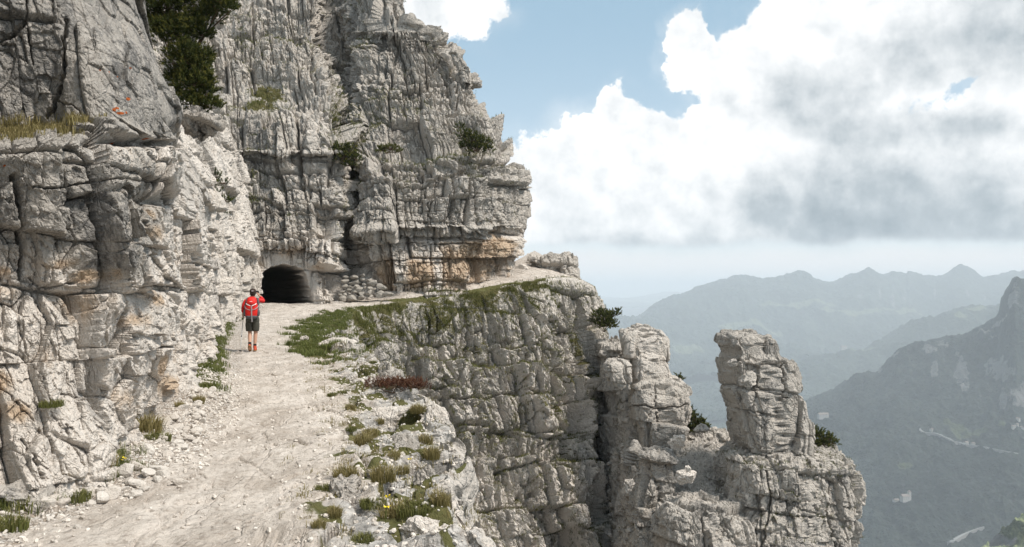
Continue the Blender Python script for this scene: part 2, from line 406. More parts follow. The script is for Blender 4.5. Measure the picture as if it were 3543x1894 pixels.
def path_mat():
    m, n, b = new_mat('trodden_limestone', 0.95)
    P = n.new('ShaderNodeTexCoord').outputs['Object']
    wv = n.vmath('ADD', P, n.vmath('SCALE', n.vmath('SUBTRACT', n.noise(P, 1.6, 4, color=True), (.5, .5, .5)), scale=0.5))
    gr = n.attr('gravel'); turf = n.attr('turf'); rim = n.attr('rim')
    st = n.vmath('MULTIPLY', wv, (1.0, 0.45, 1.0))
    med = n.noise(st, 1.7, 6, 0.65); fine = n.noise(P, 16, 6, 0.7); grain = n.noise(P, 70, 3, 0.7)
    col = n.mix(n.rng(med, 0.3, 0.7), (0.375, 0.325, 0.275), (0.61, 0.555, 0.495))
    col = n.mix(n.math('MULTIPLY', n.rng(fine, 0.50, 0.64), 0.6), col, (0.22, 0.18, 0.145))
    col = n.mix(n.math('MULTIPLY', n.rng(grain, 0.55, 0.72), 0.5), col, (0.22, 0.19, 0.16))
    col = n.mix(n.math('MULTIPLY', n.rng(grain, 0.45, 0.3), 0.35), col, (0.70, 0.66, 0.60))
    rf = n.math('ADD', rim, n.math('MULTIPLY', n.math('SUBTRACT', n.noise(wv, 1.8, 5, .65), .5), 1.4))
    col = n.mix(n.rng(rf, .35, .75), col, n.mix(n.rng(n.noise(wv, 6.0, 6, .72), .35, .65), (0.21, 0.20, 0.185), (0.56, 0.535, 0.50)))
    # loose chips: two sizes of cells, each with its own tone
    chips = []
    for scl in (11.0, 27.0):
        v = n.new('ShaderNodeTexVoronoi'); n.put(v.inputs['Vector'], P); v.inputs['Scale'].default_value = scl
        e = n.voro(P, scl, 'DISTANCE_TO_EDGE'); chips.append((v.outputs['Color'], e))
    g1 = n.mix(n.rng(chips[1][0], .1, .9), (0.36, 0.30, 0.245), (0.70, 0.655, 0.60))
    g1 = n.mix(n.rng(chips[1][1], 0.10, 0.0), g1, (0.235, 0.195, 0.155))
    gm = n.rng(n.math('ADD', gr, n.math('MULTIPLY', n.math('SUBTRACT', n.noise(wv, 2.4, 5, 0.7), 0.5), 1.9)), 0.25, 0.65)
    col = n.mix(gm, col, g1)
    tv = n.math('ADD', turf, n.math('MULTIPLY', n.math('SUBTRACT', n.noise(P, 2.8, 5, 0.7), 0.5), 1.5))
    col = n.mix(n.rng(tv, 0.5, 0.72), col, n.mix(n.noise(P, 9, 4, .7), (0.060, 0.075, 0.020), (0.125, 0.105, 0.045)))
    n.l.new(col, b.inputs['Base Color'])
    # hairline fractures of the worn bedrock, running with the beds
    e1 = n.voro(n.vmath('MULTIPLY', wv, (0.9, 0.42, 1)), 1.3, 'DISTANCE_TO_EDGE'); e2 = n.voro(st, 4.2, 'DISTANCE_TO_EDGE')
    crk = n.math('MULTIPLY', n.rng(e1, 0, 0.022), n.math('ADD', 0.6, n.math('MULTIPLY', n.rng(e2, 0, 0.04), 0.4)))
    h = n.math('ADD', n.math('MULTIPLY', crk, 0.28), n.math('ADD', n.math('MULTIPLY', fine, 0.6), n.math('MULTIPLY', grain, 0.3)))
    h = n.math('ADD', h, n.math('MULTIPLY', gm, n.math('MULTIPLY', n.rng(chips[0][1], 0, 0.25), 0.5)))
    h = n.math('ADD', h, n.math('MULTIPLY', gm, n.math('MULTIPLY', n.rng(chips[1][1], 0, 0.25), 0.3)))
    bp = n.new('ShaderNodeBump'); bp.inputs['Strength'].default_value = 0.8; bp.inputs['Distance'].default_value = 0.06
    n.l.new(h, bp.inputs['Height']); n.l.new(bp.outputs[0], b.inputs['Normal'])
    return m
def leaf_mat(name, lo, hi, tip=None, trans=0.25):
    m, n, b = new_mat(name, 0.7)
    f = n.attr('rnd'); col = n.mix(f, lo, hi)
    if tip: col = n.mix(n.math('MULTIPLY', n.attr('tip'), 0.8), col, tip)
    n.l.new(col, b.inputs['Base Color'])
    tr = n.new('ShaderNodeBsdfTranslucent'); n.l.new(col, tr.inputs[0])
    mx = n.new('ShaderNodeMixShader'); mx.inputs[0].default_value = trans
    out = n.n['Material Output']; n.l.new(b.outputs[0], mx.inputs[1]); n.l.new(tr.outputs[0], mx.inputs[2]); n.l.new(mx.outputs[0], out.inputs[0])
    return m
M = {}
M['rock_near'] = rock_mat('weathered_limestone', 0.8, 1.0, 0.9)
M['rock'] = rock_mat('jointed_limestone', 2.4, 1.0, .85, lift=1.22)
M['rock_bowl'] = rock_mat('turfed_limestone', 2.0, 1.0, .85, lift=1.22)
M['path'] = path_mat()
M['grass'] = leaf_mat('mountain_grass', (0.055, 0.075, 0.016), (0.150, 0.150, 0.040), (0.235, 0.195, 0.085))
M['grass_fresh'] = leaf_mat('fresh_grass', (0.060, 0.085, 0.018), (0.150, 0.170, 0.045), (0.24, 0.21, 0.09))
M['grass_dry'] = leaf_mat('dry_grass', (0.135, 0.120, 0.038), (0.29, 0.24, 0.10), (0.42, 0.34, 0.18))
M['grass_mat'] = leaf_mat('low_turf', (0.070, 0.088, 0.022), (0.165, 0.170, 0.050), (0.26, 0.22, 0.09))
M['needles'] = leaf_mat('pine_needles', (0.026, 0.040, 0.010), (0.085, 0.100, 0.022), (0.20, 0.185, 0.04), 0.2)
M['heather'] = leaf_mat('red_heather', (0.085, 0.034, 0.020), (0.15, 0.066, 0.040), (0.20, 0.11, 0.06), 0.1)
M['bark'] = simple('bark', (0.11, 0.075, 0.05), 0.9, 0.4, 20)
# ------------------------------------------------------------------ the near rock wall on the left
K = 0.1993                                           # picture notes below are taken in enlarged crops
def along(px, P, Y):
    """coordinates laid out along a wall: run of the wall, depth (weak), height"""
    st = np.diff(P[..., :2], axis=1); run = np.concatenate([[0], np.cumsum(np.median(np.hypot(st[..., 0], st[..., 1]), axis=0))])
    return np.stack([run[None, :] + 0*px, .15*P[..., 1], P[..., 2]], -1)
def near_wall():
    # columns: A..E across the front, then three steps going away along the path
    def lower(y, A, Bc, Cc, D, E, F, k=0):
        return [(-90,y,A[1]),(-20,y,Bc),(Cc[0],y,Cc[1]),(D[0],y,D[1]),(E[0],y,E[1]),(F[0],y,F[1]),(175-k,y,10.0),(179-k,y,12.2),(192-k,y,12.9),(195-k,y,16.6),(204-k*.6,y,17.6),(206-k*.4,y,24.2),(209,y,25.4),(206,y,28)]
    def upper(y, a, b, c, d, e, f, g):                # g: right edge of the upper block
        return [(-90,y,a),(-20,y,b),(43,y,c),(86,y,d),(e[0],y,e[1]),(f[0],y,f[1]),(g-3,y,10.2),(g,y,10.9),(g,y,11.6),(g-2,y,12.6),(g-8,y,14),(g-16,y,16),(g-26,y,19),(g-40,y,22)]
    rows = [upper(-85, 7.5, 8.3, 8.5, 8.9, (108,9.4), (124,9.8), 135), upper(0, 7.1, 7.8, 8.0, 8.4, (111,8.9), (130,9.6), 142), upper(60, 7.0, 7.6, 7.9, 7.9, (122,8.3), (147,9.2), 160),
     upper(108, 7.0, 7.6, 7.9, 7.8, (127,8.2), (157,9.1), 178), upper(124, 6.9, 7.5, 7.8, 7.7, (127,8.2), (158,9.2), 179),
     [(-90,133,6.1),(-20,133,6.5),(42,136,6.8),(86,139,7.2),(125,141,8.2),(150,145,9.5),(164,147,10.6),(168,147,11.6),(172,147,12.8),(174,148,15),(176,148,17),(180,148,20),(182,148,22),(178,148,25)],
     lower(200, (0,5.9), 6.4, (42,6.7), (88,7.1), (126,7.8), (155,8.9), 4), lower(260, (0,5.9), 6.4, (42,6.7), (90,7.1), (128,7.9), (160,9.2)), lower(340, (0,5.9), 6.4, (42,6.7), (92,7.1), (130,7.9), (161,9.4), 1),
     lower(420, (0,5.9), 6.3, (40,6.6), (94,7.1), (131,8.1), (160,9.7), 5), lower(520, (0,5.7), 6.1, (36,6.4), (94,7.0), (131,8.1), (158,9.8), 8), lower(640, (0,5.5), 5.9, (34,6.2), (94,6.9), (131,8.1), (156,9.8), 10)]
    B = net(rows, 760, 640, 5.0); px, py, Y = B[..., 0], B[..., 1], B[..., 2]
    P = ptv(px, py, Y); N = grid_normals(P); N = blur(blur(N, 14, 0), 14, 1); N /= np.linalg.norm(N, axis=-1, keepdims=True)
    if N[300, 200, 1] > 0: N = -N
    N = .45*N + .55*np.array([.72, -.68, .08], F32); N /= np.linalg.norm(N, axis=-1, keepdims=True)
    near = np.clip(Y/9.0, 0.8, 2.2)
    d = rock(P, .7, blocks=[((1.0, 4, 1.35), .17, .34, .016, .24), ((.42, 3, .75), .055, .17, .010, .13)], chips=[((.28, .28, .42), .026, .11, .05, .06), ((.12, .12, .17), .007, .040, .07, .010), ((.05, .05, .07), .002, .014, .1, .003)],
             seed=3, W0=np.stack([px/FPX*8.0, .25*P[..., 1], P[..., 2]], -1), warp=.05, rough=.026, yaw=.25, lean=.16)
    d *= np.where(Y > 13, 1.3, 1.0)*(1-.55*sst(Y, 10.5, 12)*sst(py, 250, 200))
    # the smooth upper block has less relief
    up = sst(py, 138, 120)*sst(px, 55, 72); d *= 1-0.52*up; d *= 1-.3*sst(py, 138, 120)
    lines = [(2.6, .22, [(68,18),(64,40),(64,70),(60,84),(47,114)]), (1.3, .13, [(56,98),(74,106),(84,118),(93,128)]), (1.5, .16, [(26,0),(28,30),(33,64)]), (3, .2, [(0,38),(14,32),(26,22)]),
      (1.8, .12, [(38,184),(60,188),(88,182),(128,183),(143,187)]), (5.0, .38, [(20,172),(28,205),(33,228),(40,249),(38,276)]), (1.6, .16, [(143,187),(144,212),(143,240)]),
      (1.4, .12, [(30,322),(42,354),(47,383),(50,401)]), (1.8, .15, [(50,286),(61,304),(69,330),(79,364),(85,393),(103,433)]), (1.6, .14, [(0,375),(12,391),(36,421)]), (2.0, .17, [(24,441),(30,460),(36,480)]),
      (1.6, .14, [(63,425),(75,465)]), (2.2, .16, [(53,275),(62,287),(95,280)]), (1.5, .12, [(118,285),(128,310),(133,345)]), (2.0, .2, [(163,200),(166,230),(172,262)]), (1.5, .2, [(181,230),(183,262)]),
      (1.3, .1, [(100,345),(120,352),(128,375),(140,400)]), (1.5, .12, [(0,300),(25,305),(50,286)]), (1.2, .1, [(0,228),(22,224)])]
    d += carve(px, py, lines)
    d -= .28*np.exp(-((py-(140+.03*px))/4.5)**2)*sst(px, 80, 110)          # undercut below the upper block
    d -= .30*np.exp(-((py-200-.04*(px-150))/6)**2)*spots(px, py, [(157,203,16,30)])
    V = P + N*d[..., None]
    warm = 0.12 + 0.98*sst(py, 180, 340) + .5*sst(px, 130, 165)*sst(py, 140, 170) + .35*sst(py, 128, 140)*sst(py, 180, 150) + 0.25*spots(px, py, [(105,160,50,18),(20,150,30,15)]) - 0.75*spots(px, py, [(95,225,45,28),(12,205,18,28),(110,262,22,16),(85,310,14,22)])
    warm -= .5*sst(py, 135, 100)*0.4
    och = .72*spots(px, py, [(25,290,34,18),(90,300,34,30),(60,355,24,20),(150,280,16,40),(130,400,22,20)])
    och = np.maximum(och, spots(px, py, [(8,380,20,22),(20,410,26,18),(150,232,9,14),(150,215,5,10),(75,262,25,10),(100,275,20,10),(10,268,24,8),(165,365,9,16),(172,385,8,18),(155,300,10,10),(135,320,14,12)]))
    veg = spots(px, py, [(20,122,40,8),(70,124,30,7),(30,240,6,30),(38,185,5,14),(60,480,80,14)])*.6 - 0.35
    tag(mesh_from('cliff', V.reshape(-1, 3), grid_faces(*d.shape, flip=False), M['rock_near'], {'warm': warm, 'ochre': och, 'veg': veg, 'orange': spots(px, py, [(110,112,2.2,2.2),(116,115,4.5,1.6),(122,114,1.6,1.6),(113,110,3,1.2),(125,100,2.6,1.9),(118,142,2,1),(135,139.5,2.6,1.2),(11,159,1.6,1.3),(98,72,1.5,1),(126,70,1.4,.8),(115,78,1.0,.8),(106,74,.9,.8)])}), kind='structure')
    return px, py, V

# ------------------------------------------------------------------ the cliff with the tunnel
TUN = [(261,307),(260.5,290),(261.5,278),(264.5,270),(271,266),(283,264.5),(294,265),(300.5,268),(304.5,275),(307,286),(309.5,298),(311,307)]
def inside_dist(px, py, poly):
    """signed distance in pixels, positive inside"""
    m = np.full(px.shape, 1e9, F32); ins = np.zeros(px.shape, bool); n = len(poly)
    for k in range(n):
        (ax, ay), (bx, by) = poly[k], poly[(k+1) % n]
        vx, vy = bx-ax, by-ay; t = np.clip(((px-ax)*vx+(py-ay)*vy)/(vx*vx+vy*vy), 0, 1)
        m = np.minimum(m, np.hypot(px-ax-t*vx, py-ay-t*vy))
        c = ((ay > py) != (by > py)) & (px < (bx-ax)*(py-ay)/(by-ay+1e-9)+ax); ins ^= c
    return np.where(ins, m, -m)
def tunnel_cliff():
    def row(y, d, g):                                # d: distance of the face, g: where the gully runs
        return [(-40,y,d-6),(110,y,d-3.2),(160,y,d-2.2),(205,y,d-1.5),(238,y,d-.8),(264,y,d),(290,y,d+.1),(g-14,y,d+.4),(g-6,y,d+2.4),(g+2,y,d+5.2),(g+16,y,d+5.6),(g+36,y,d+6)]
    rows = [row(-80,72,325), row(0,66.5,327), row(50,63.2,331), row(84,61.8,336), row(113,58.7,344), row(150,56.2,350), row(158,56.9,351), row(200,56,350), row(246,55,348), row(256,55.2,347), row(300,54.6,345), row(345,54.3,344)]
    B = net(rows, 720, 620, 2.0); px, py, Y = B[..., 0], B[..., 1], B[..., 2]
    P = ptv(px, py, Y); N = grid_normals(P); N = blur(blur(N, 12, 0), 12, 1); N /= np.linalg.norm(N, axis=-1, keepdims=True)
    if N[300, 300, 1] > 0: N = -N
    N0 = N
    d = rock(P, 2.0, blocks=[((2.5, 9, 3.0), .48, .75, .10, 1.2), ((1.35, 5, 1.6), .30, .52, .06, .55), ((.6, 3, .8), .10, .22, .04, .22)], chips=[((.62, .62, 1.3), .07, .27, .06, .28), ((.26, .26, .42), .034, .14, .1, .06), ((.12, .12, .16), .010, .04, .1, .01)],
             seed=21, W0=along(px, P, 52.0), warp=.05, rough=.024, yaw=.45, lean=.05, slope=upright(N0))
    bank = np.clip(1.3*spots(px, py, [(268,93,22,9),(256,106,28,7)]), 0, 1); d = d*(1-.75*bank)
    inn = 1.0 + inside_dist(px, py, TUN) + 1.5*fbm(P/.9, 3, .6, 29)
    hew = sst(inn, -16, -2); d = d*(1-.8*hew) - .45*hew*sst(py, 240, 256)    # the tunnel mouth is cut back into the rock
    d += .55*np.exp(-((py-(243-.05*(px-250)))/5)**2)*sst(px, 245, 256)*sst(px, 322, 312)
    lines = [(1.5, .8, [(242,155),(270,155),(290,157),(326,156)]), (1.3, .5, [(206,246),(240,243),(262,239)]), (1.4, .6, [(299,157),(304,190),(311,231)]),
      (1.3, .5, [(228,50),(236,85),(240,110)]), (1.5, .6, [(281,112),(284,135),(287,152)]), (1.3, .5, [(252,20),(256,60)]), (1.2, .5, [(271,40),(274,80)]), (1.4, .5, [(318,20),(322,75)]), (1.3, .5, [(215,170),(228,200),(232,240)]), (1.2, .4, [(320,180),(326,240),(322,290)])]
    d += carve(px, py, lines)
    P2 = P.copy()
    V = P2 + N*d[..., None]
    go = sst(inn, 0.0, 1.0)                                                  # driven into the mountain, bending left
    dep = go*26*sst(inn, -.5, 2.2) + go*.5
    V[..., 1] += dep; V[..., 0] += -dep*0.36 - .006*dep**2
    V[..., 2] = np.where(go > 0, EYE + (V[..., 2]-EYE) + (P[..., 2]-EYE)/P[..., 1]*dep*0.0, V[..., 2])
    warm = .42 + .6*sst(py, 215, 262) + .2*spots(px, py, [(285,130,25,16)]) - .5*spots(px, py, [(262,138,25,14),(232,205,14,24),(262,215,30,14),(205,215,12,22)]) - sst(inn, 0, 2)*0.8  # last term puts tunnel shade into the colour: greyer, darker rock inside the mouth
    och = .75*spots(px, py, [(216,243,12,6),(240,255,14,6),(258,262,8,18),(320,275,10,25),(225,285,10,18),(285,252,34,9),(230,270,20,16)])
    veg = .5*bank + spots(px, py, [(265,93,24,9),(258,106,30,7),(230,110,14,6),(215,150,12,6),(232,158,14,6),(250,178,18,10),(240,30,12,22),(270,30,30,5),(255,198,16,6),(340,240,10,30),(335,120,8,40),(300,40,30,4),(310,95,20,5),(222,165,10,14)])*.65 + .10 + .25*fbm(P/5.0, 3, .5, 33)
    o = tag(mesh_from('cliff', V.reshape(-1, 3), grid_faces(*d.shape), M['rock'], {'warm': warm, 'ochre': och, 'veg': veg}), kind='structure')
    return px, py, V

# ------------------------------------------------------------------ the buttress right of the gully
def buttress():
    def row(y, sil, ys, w):                         # w: set-back of the face in metres
        f = [(338, 64.5), (348, 61.5), (360, 58.2), (385, 57.0)]
        xs = [395, 430, 465, 495, 512]; ds = [57.0, 57.4, 58.4, 60, 62]
        c = [(x, y, d+w) for x, d in f]
        lim = sil-4
        span0 = 385
        for k in range(5):
            x = span0 + (lim-span0)*(k+1)/5.0
            c.append((x, y, np.interp(x, [385]+xs+[530], [57]+ds+[64])+w))
        e = c[-1][2]
        c += [(sil, y, e+1.6), (sil-1, y, e+4), (sil-18, y, e+9)]
        return c
    rows = [row(-80, 379, 0, 13), row(-30, 383, 0, 10.5), row(0, 389.5, 0, 9), row(22, 398, 0, 7.8), row(31, 403, 0, 7.4), row(33, 438, 0, 7.6), row(52, 443, 0, 7.2), row(58, 452, 0, 7),
            row(72, 466, 0, 6.2), row(80, 474, 0, 5.8), row(104, 475, 0, 5), row(110, 480, 0, 4.4), row(124, 487, 0, 3.7), row(140, 499, 0, 3.0), row(147, 508, 0, 2.6), row(152, 509, 0, 1.6), row(165, 510, 0, .9), row(169, 523, 0, .7),
            row(190, 526, 0, .1), row(206, 529, 0, -.2), row(228, 527, 0, -.3), row(236, 525, 0, .5), row(255, 520, 0, .6), row(275, 514, 0, .7), row(300, 510, 0, .3), row(330, 508, 0, 0)]
    B = net(rows, 760, 520); px, py, Y = B[..., 0], B[..., 1], B[..., 2]
    P = ptv(px, py, Y); N = grid_normals(P); N = blur(blur(N, 8, 0), 12, 1); N /= np.linalg.norm(N, axis=-1, keepdims=True)
    if N[500, 150, 1] > 0: N = -N
    d = rock(P, 2.0, blocks=[((2.9, 9, 2.9), .50, .70, .10, .9), ((1.3, 5, 1.7), .27, .40, .06, .7), ((.55, 3, .8), .07, .17, .036, .3)], chips=[((.50, .50, 1.0), .05, .17, .06, .22), ((.24, .24, .45), .032, .13, .1, .06), ((.12, .12, .16), .010, .04, .1, .01)],
             seed=47, W0=along(px, P, 58.0), warp=.05, rough=.022, dip=(-.05, 0), yaw=.6, lean=.06, slope=upright(N))
    lines = [(1.4, .7, [(357,151),(380,149),(410,152),(431,149)]), (1.5, .9, [(362,238),(385,240),(420,234),(448,232),(480,233),(509,233)]), (1.6, .8, [(404,63),(406,80),(412,101)]), (1.6, .8, [(424,62),(428,80),(430,100)]),
      (1.6, .8, [(457,62),(456,90),(457,113)]), (1.6, .6, [(388,20),(398,45),(390,90),(372,110)]), (1.2, .5, [(440,60),(430,72),(418,74)]), (1.4, .5, [(386,175),(392,200),(400,232)]), (1.3, .5, [(420,170),(428,200),(432,230)]), (1.3, .5, [(452,160),(470,185),(478,225)]),
      (1.4, .6, [(365,190),(375,185),(420,186),(470,170)]), (1.3, .5, [(440,235),(444,262),(442,290)]), (1.3, .5, [(388,240),(392,265),(388,292)]), (1.5, .6, [(490,236),(498,262),(492,285)]), (1.2, .5, [(334,20),(336,60),(345,110)]), (1.2, .4, [(352,20),(356,70),(360,110)]), (1.3,.5,[(345,48),(372,51),(392,47)])]
    d += carve(px, py, lines)
    d -= .7*spots(px, py, [(478,252,22,10)])
    d *= 1 - .35*sst(px, 500, 525)
    V = P + N*d[..., None]
    warm = .36 + .65*sst(py, 222, 250) - .3*spots(px, py, [(380,215,22,14),(475,190,30,25),(400,60,20,20)])
    och = 1.0*spots(px, py, [(478,258,34,24),(455,268,14,24),(500,245,16,12),(420,275,16,16),(385,275,10,20)]) + .35*sst(py, 232, 245)
    veg = spots(px, py, [(385,100,22,12),(372,118,20,16),(360,140,10,14),(410,106,30,6),(395,152,30,5),(440,160,40,5),(352,165,10,30),(462,120,8,14),(470,150,25,8),(474,168,10,14),(355,195,14,10),(350,260,6,30),(365,45,8,10),(430,292,60,4)])*.7 + .10 + .25*fbm(P/5.0, 3, .5, 53)
    tag(mesh_from('cliff', V.reshape(-1, 3), grid_faces(*d.shape), M['rock'], {'warm': warm, 'ochre': och, 'veg': veg}), kind='structure')
    return px, py, V
def wall_back():
    # the same wall carried on beside and behind the viewer
    u, v = np.meshgrid(np.linspace(0, 1, 260), np.linspace(0, 1, 170)); X = -5.45 + .1*u + .10*fbm(np.stack([u*6, v*3, 0*u], -1), 3, .5, 15) - .5*sst(v, .42, .46)
    P = np.stack([X, 7.6 - 16*u, -.8 + 9.5*v], -1).astype(F32)
    d = rock(P, .7, blocks=[((1.0, 4, 1.35), .17, .34, .016, .24), ((.42, 3, .75), .055, .17, .010, .13)], chips=[((.28, .28, .42), .026, .11, .05, .06)], seed=9, W0=np.stack([P[..., 1], 0*u, P[..., 2]], -1), warp=.05)
    P[..., 0] += d
    tag(mesh_from('cliff', P.reshape(-1, 3), grid_faces(*d.shape), M['rock_near'], {'warm': .25+.6*sst(v, .5, .2), 'ochre': 0*u, 'veg': 0*u-.3}), kind='structure')
wall_back()
NW = near_wall(); TC = tunnel_cliff(); BT = buttress()

# ------------------------------------------------------------------ the ledge: path on top, precipice below, one relief cut into two sheets
def gp(px, py, Y): return pt(px, py, Y)
INNER = [(-4.6,-4,0),(-4.5,2,0),gp(0,505,6.5),gp(110,474,7.5),gp(158,434,9.7),gp(189,402,12.3),gp(200,373,16.6),gp(207,343,25.8),gp(221,322,36),gp(243,308,47.5),gp(259,304.5,54),gp(311,304,55),gp(343,299,59),gp(397,293,57.5),gp(458,286,60),gp(508,274,63.5),gp(523,265,68),gp(538,259,74),gp(545,257,82)]
OUTER = [(1.3,-4,0),(.9,2,0),gp(470,547,5.4),gp(455,480,7.3),gp(444,430,9.9),gp(420,400,12.4),gp(386,372,16.6),gp(358,347,23.8),gp(347,329,34),gp(350,317,42.5),gp(358,310.5,48),gp(374,307,52.5),gp(400,302,55),gp(440,298,57),gp(482,291,59.2),gp(535,281,61.5),gp(572,277,64),gp(592,285,67),gp(596,290,73)]
SEGN = [20,30,70,150,150,150,150,130,110,90,70,60,90,100,120,130,90,60]
def ledge():
    ts = np.concatenate([k + np.arange(n)/n for k, n in enumerate(SEGN)] + [[len(SEGN)]])
    I = catmull(INNER, ts); O = catmull(OUTER, ts); S = len(ts)
    tan = np.gradient(O, axis=0); tan[:, 2] = 0; out = np.stack([tan[:, 1], -tan[:, 0], 0*tan[:, 0]], -1)
    out = blur(out/np.linalg.norm(out, axis=1, keepdims=True), 30, 0); out /= np.linalg.norm(out, axis=1, keepdims=True)
    tp = np.linspace(-.22, 1, 230)**1
    dd = np.concatenate([np.linspace(.012, 1.2, 50), 1.2 + (np.linspace(0, 1, 420)**1.25)*33])[1:]
    nt, nd = len(tp), len(dd); T = nt+nd
    slope = np.interp(ts, [0, 4, 6, 8, 10, 12, 14, 15, 16, 17, 18], [.10, .10, .14, .25, .38, .42, .40, .36, .24, .14, .1])
    P = np.zeros((S, T, 3)); 
    P[:, :nt] = I[:, None] + (O-I)[:, None]*tp[None, :, None]
    o = slope[:, None]*dd[None, :] + .22*(1-np.exp(-dd[None, :]/.35))
    P[:, nt:] = O[:, None] + out[:, None]*o[..., None]; P[:, nt:, 2] -= dd[None, :]
    P = P.astype(F32)
    tt = np.concatenate([tp, np.full(nd, 1.0)])[None, :]*np.ones((S, 1)); drop = np.concatenate([np.zeros(nt), dd])[None, :]*np.ones((S, 1))
    ss = ts[:, None]*np.ones((1, T)); wid = np.linalg.norm(O-I, axis=1)[:, None]; edge = (1-tt)*wid      # metres to the rim
    q = P*np.array([1, 1, 1], F32)
    # path relief
    near = sst(ss, 11, 7)
    z = .05*fbm(q/1.7, 3, .5, 301) + .028*fbm(q/.30, 4, .6, 302)
    QB = np.stack([q[..., 0]*.9+q[..., 1]*.25, q[..., 1]*.5-q[..., 0]*.2, 0*q[..., 0]], -1) + .35*np.stack([fbm(q/1.3, 3, .5, 311), fbm(q/1.3, 3, .5, 312), 0*q[..., 0]], -1)
    f1, f2, H, D = voro(QB/.8, 303)
    z += .035*(hf(H, 1)-.5) + .07*((hf(H, 2)-.5)*D[..., 0]+(hf(H, 3)-.5)*D[..., 1]) - .022*np.exp(-((f2-f1)/.035)**2)*(hf(H, 5) > .35)
    rimz = sst(edge + .5*fbm(q/1.4, 2, .5, 305), 1.7, .25)                                          # the broken edge of the ledge
    f1, f2, H, D = voro((q + .15*np.stack([fbm(q/.5, 2, .5, 321)]*3, -1))/np.array([.55, .75, .6], F32), 304)
    z += rimz*near*(.27*(hf(H, 1)-.45) + .44*((hf(H, 2)-.5)*D[..., 0]+(hf(H, 3)-.5)*D[..., 1]) - .12*np.exp(-((f2-f1)/.09)**2))
    f1, f2, H, D = voro(q/.21, 306)
    z += rimz*near*(.035*(hf(H, 1)-.5)+.06*((hf(H, 2)-.5)*D[..., 0]+(hf(H, 3)-.5)*D[..., 1]))
    sx = (512 + P[..., 0]/np.maximum(P[..., 1], .5)*FPX).astype(F32); sy = (HORIZON - (P[..., 2]-EYE)/np.maximum(P[..., 1], .5)*FPX).astype(F32)
    z += carve(sx, sy, [(1.6,.06,[(218,451),(243,449),(258,446),(277,443)]),(1.3,.05,[(200,476),(208,480),(216,478),(214,486),(205,487)]),(1.2,.05,[(168,522),(178,516),(188,506)]),(1.4,.06,[(306,405),(318,406),(332,404)]),(1.2,.05,[(222,432),(238,432)]),(1.3,.05,[(267,541),(290,538),(318,541),(345,536)]),(1.2,.04,[(228,492),(246,484),(252,478)]),(1.2,.04,[(262,420),(285,417),(310,421)]),(1.2,.04,[(120,545),(150,532),(168,522)]),(1.2,.05,[(250,520),(270,505),(300,500)])])*(drop == 0)*(tt < .97)
    z += .16*sst(tt, .22, -.02)*near                                                                # scree apron against the wall
    z += .10*sst(edge, 1.2, .1)*(1-near)*fbm(q/1.1, 3, .5, 307)
    # cliff relief
    N = grid_normals(P); N = np.where((N*out[:, None]).sum(-1, keepdims=True) < 0, -N, N)
    N = blur(blur(N, 16, 0), 8, 1); N[:, :nt] = out[:, None]; N /= np.linalg.norm(N, axis=-1, keepdims=True)
    far = sst(ss, 6.5, 9)
    dn = rock(P, .7, blocks=[((.8, .8, 1.6), .12, .28, .02, .18), ((.35, .35, .7), .04, .12, .012, .06)], chips=[((.15, .15, .22), .014, .06, .08, .015)], seed=61, warp=.10, rough=.02)
    df = np.zeros_like(dn); sel = slice(int(sum(SEGN[:6])), S)
    arc = np.concatenate([[0], np.cumsum(np.linalg.norm(np.diff(O[:, :2], axis=0), axis=1))])[:, None]*np.ones((1, T))
    df[sel] = rock(P[sel], 2.0, blocks=[((3.0, 9, 5.2), .80, .85, .13, 1.5), ((1.3, 5, 2.9), .42, .50, .09, 1.2)], chips=[((.75, 2, 1.7), .20, .45, .075, .6), ((.34, .34, .75), .07, .20, .08, .16), ((.24, .24, .36), .034, .12, .1, .03), ((.12, .12, .16), .010, .04, .1, .01)],
                   seed=73, W0=np.stack([arc*.92, .25*P[..., 0], P[..., 2]], -1)[sel], warp=.085, rough=.024, dip=(.14, .05), yaw=.5, lean=.16, slope=upright(N[sel]), steep=(.45, .3))
    cx_ = (512 + P[..., 0]/np.maximum(P[..., 1], .5)*FPX).astype(F32); cy_ = (HORIZON - (P[..., 2]-EYE)/np.maximum(P[..., 1], .5)*FPX).astype(F32)
    df += 1.3*far*carve(cx_, cy_, [(2.4,1.1,[(402,318),(412,370),(432,420)]),(2.2,1.0,[(462,300),(476,340),(468,380),(476,430)]),(2.6,1.3,[(512,298),(528,350),(520,400),(532,460),(530,547)]),(2.2,1.0,[(556,330),(563,400),(572,470),(570,547)]),(2.4,1.1,[(436,415),(466,450),(482,547)]),(1.8,.8,[(420,395),(460,402),(520,390),(560,398)]),(1.8,.8,[(500,470),(540,462),(580,472)])])
    dc = dn*(1-far) + df*far
    ramp_ = sst(drop, 0, .9)*(.25+.75*sst(drop, .3, 3.5))
    wgt = np.where(drop > 0, ramp_, 0)
    V = P.copy()
    zw = np.where(drop > 0, np.exp(-drop/.35), 1.0)
    V[..., 2] += z*zw
    V += N*(dc*wgt)[..., None]
    # ragged plan of the rim
    rg = (.20*near+.10)[..., None]*np.stack([fbm(q/.7, 3, .55, 331), fbm(q/.7, 3, .55, 332)], -1)*np.where(drop > 0, np.exp(-drop/1.5), sst(edge, .9, 0))[..., None]
    V[..., :2] += rg
    Vf = V.reshape(-1, 3); Fc = grid_faces(S, T)
    col = (Fc[:, 0] % T)
    turf = 1.0*sst(fbm(q/.55, 3, .6, 371), .04, .22)*sst(edge, 1.7, .8)*sst(ss, 7.2, 6) + 1.1*sst(tt + .10*fbm(q/2.0, 3, .6, 341), .80, 1.0)*sst(ss, 9.0, 10) + .55*sst(edge, .9, .2)*sst(ss, 7.5, 3)*sst(fbm(q/.8, 3, .6, 344), .0, .3)
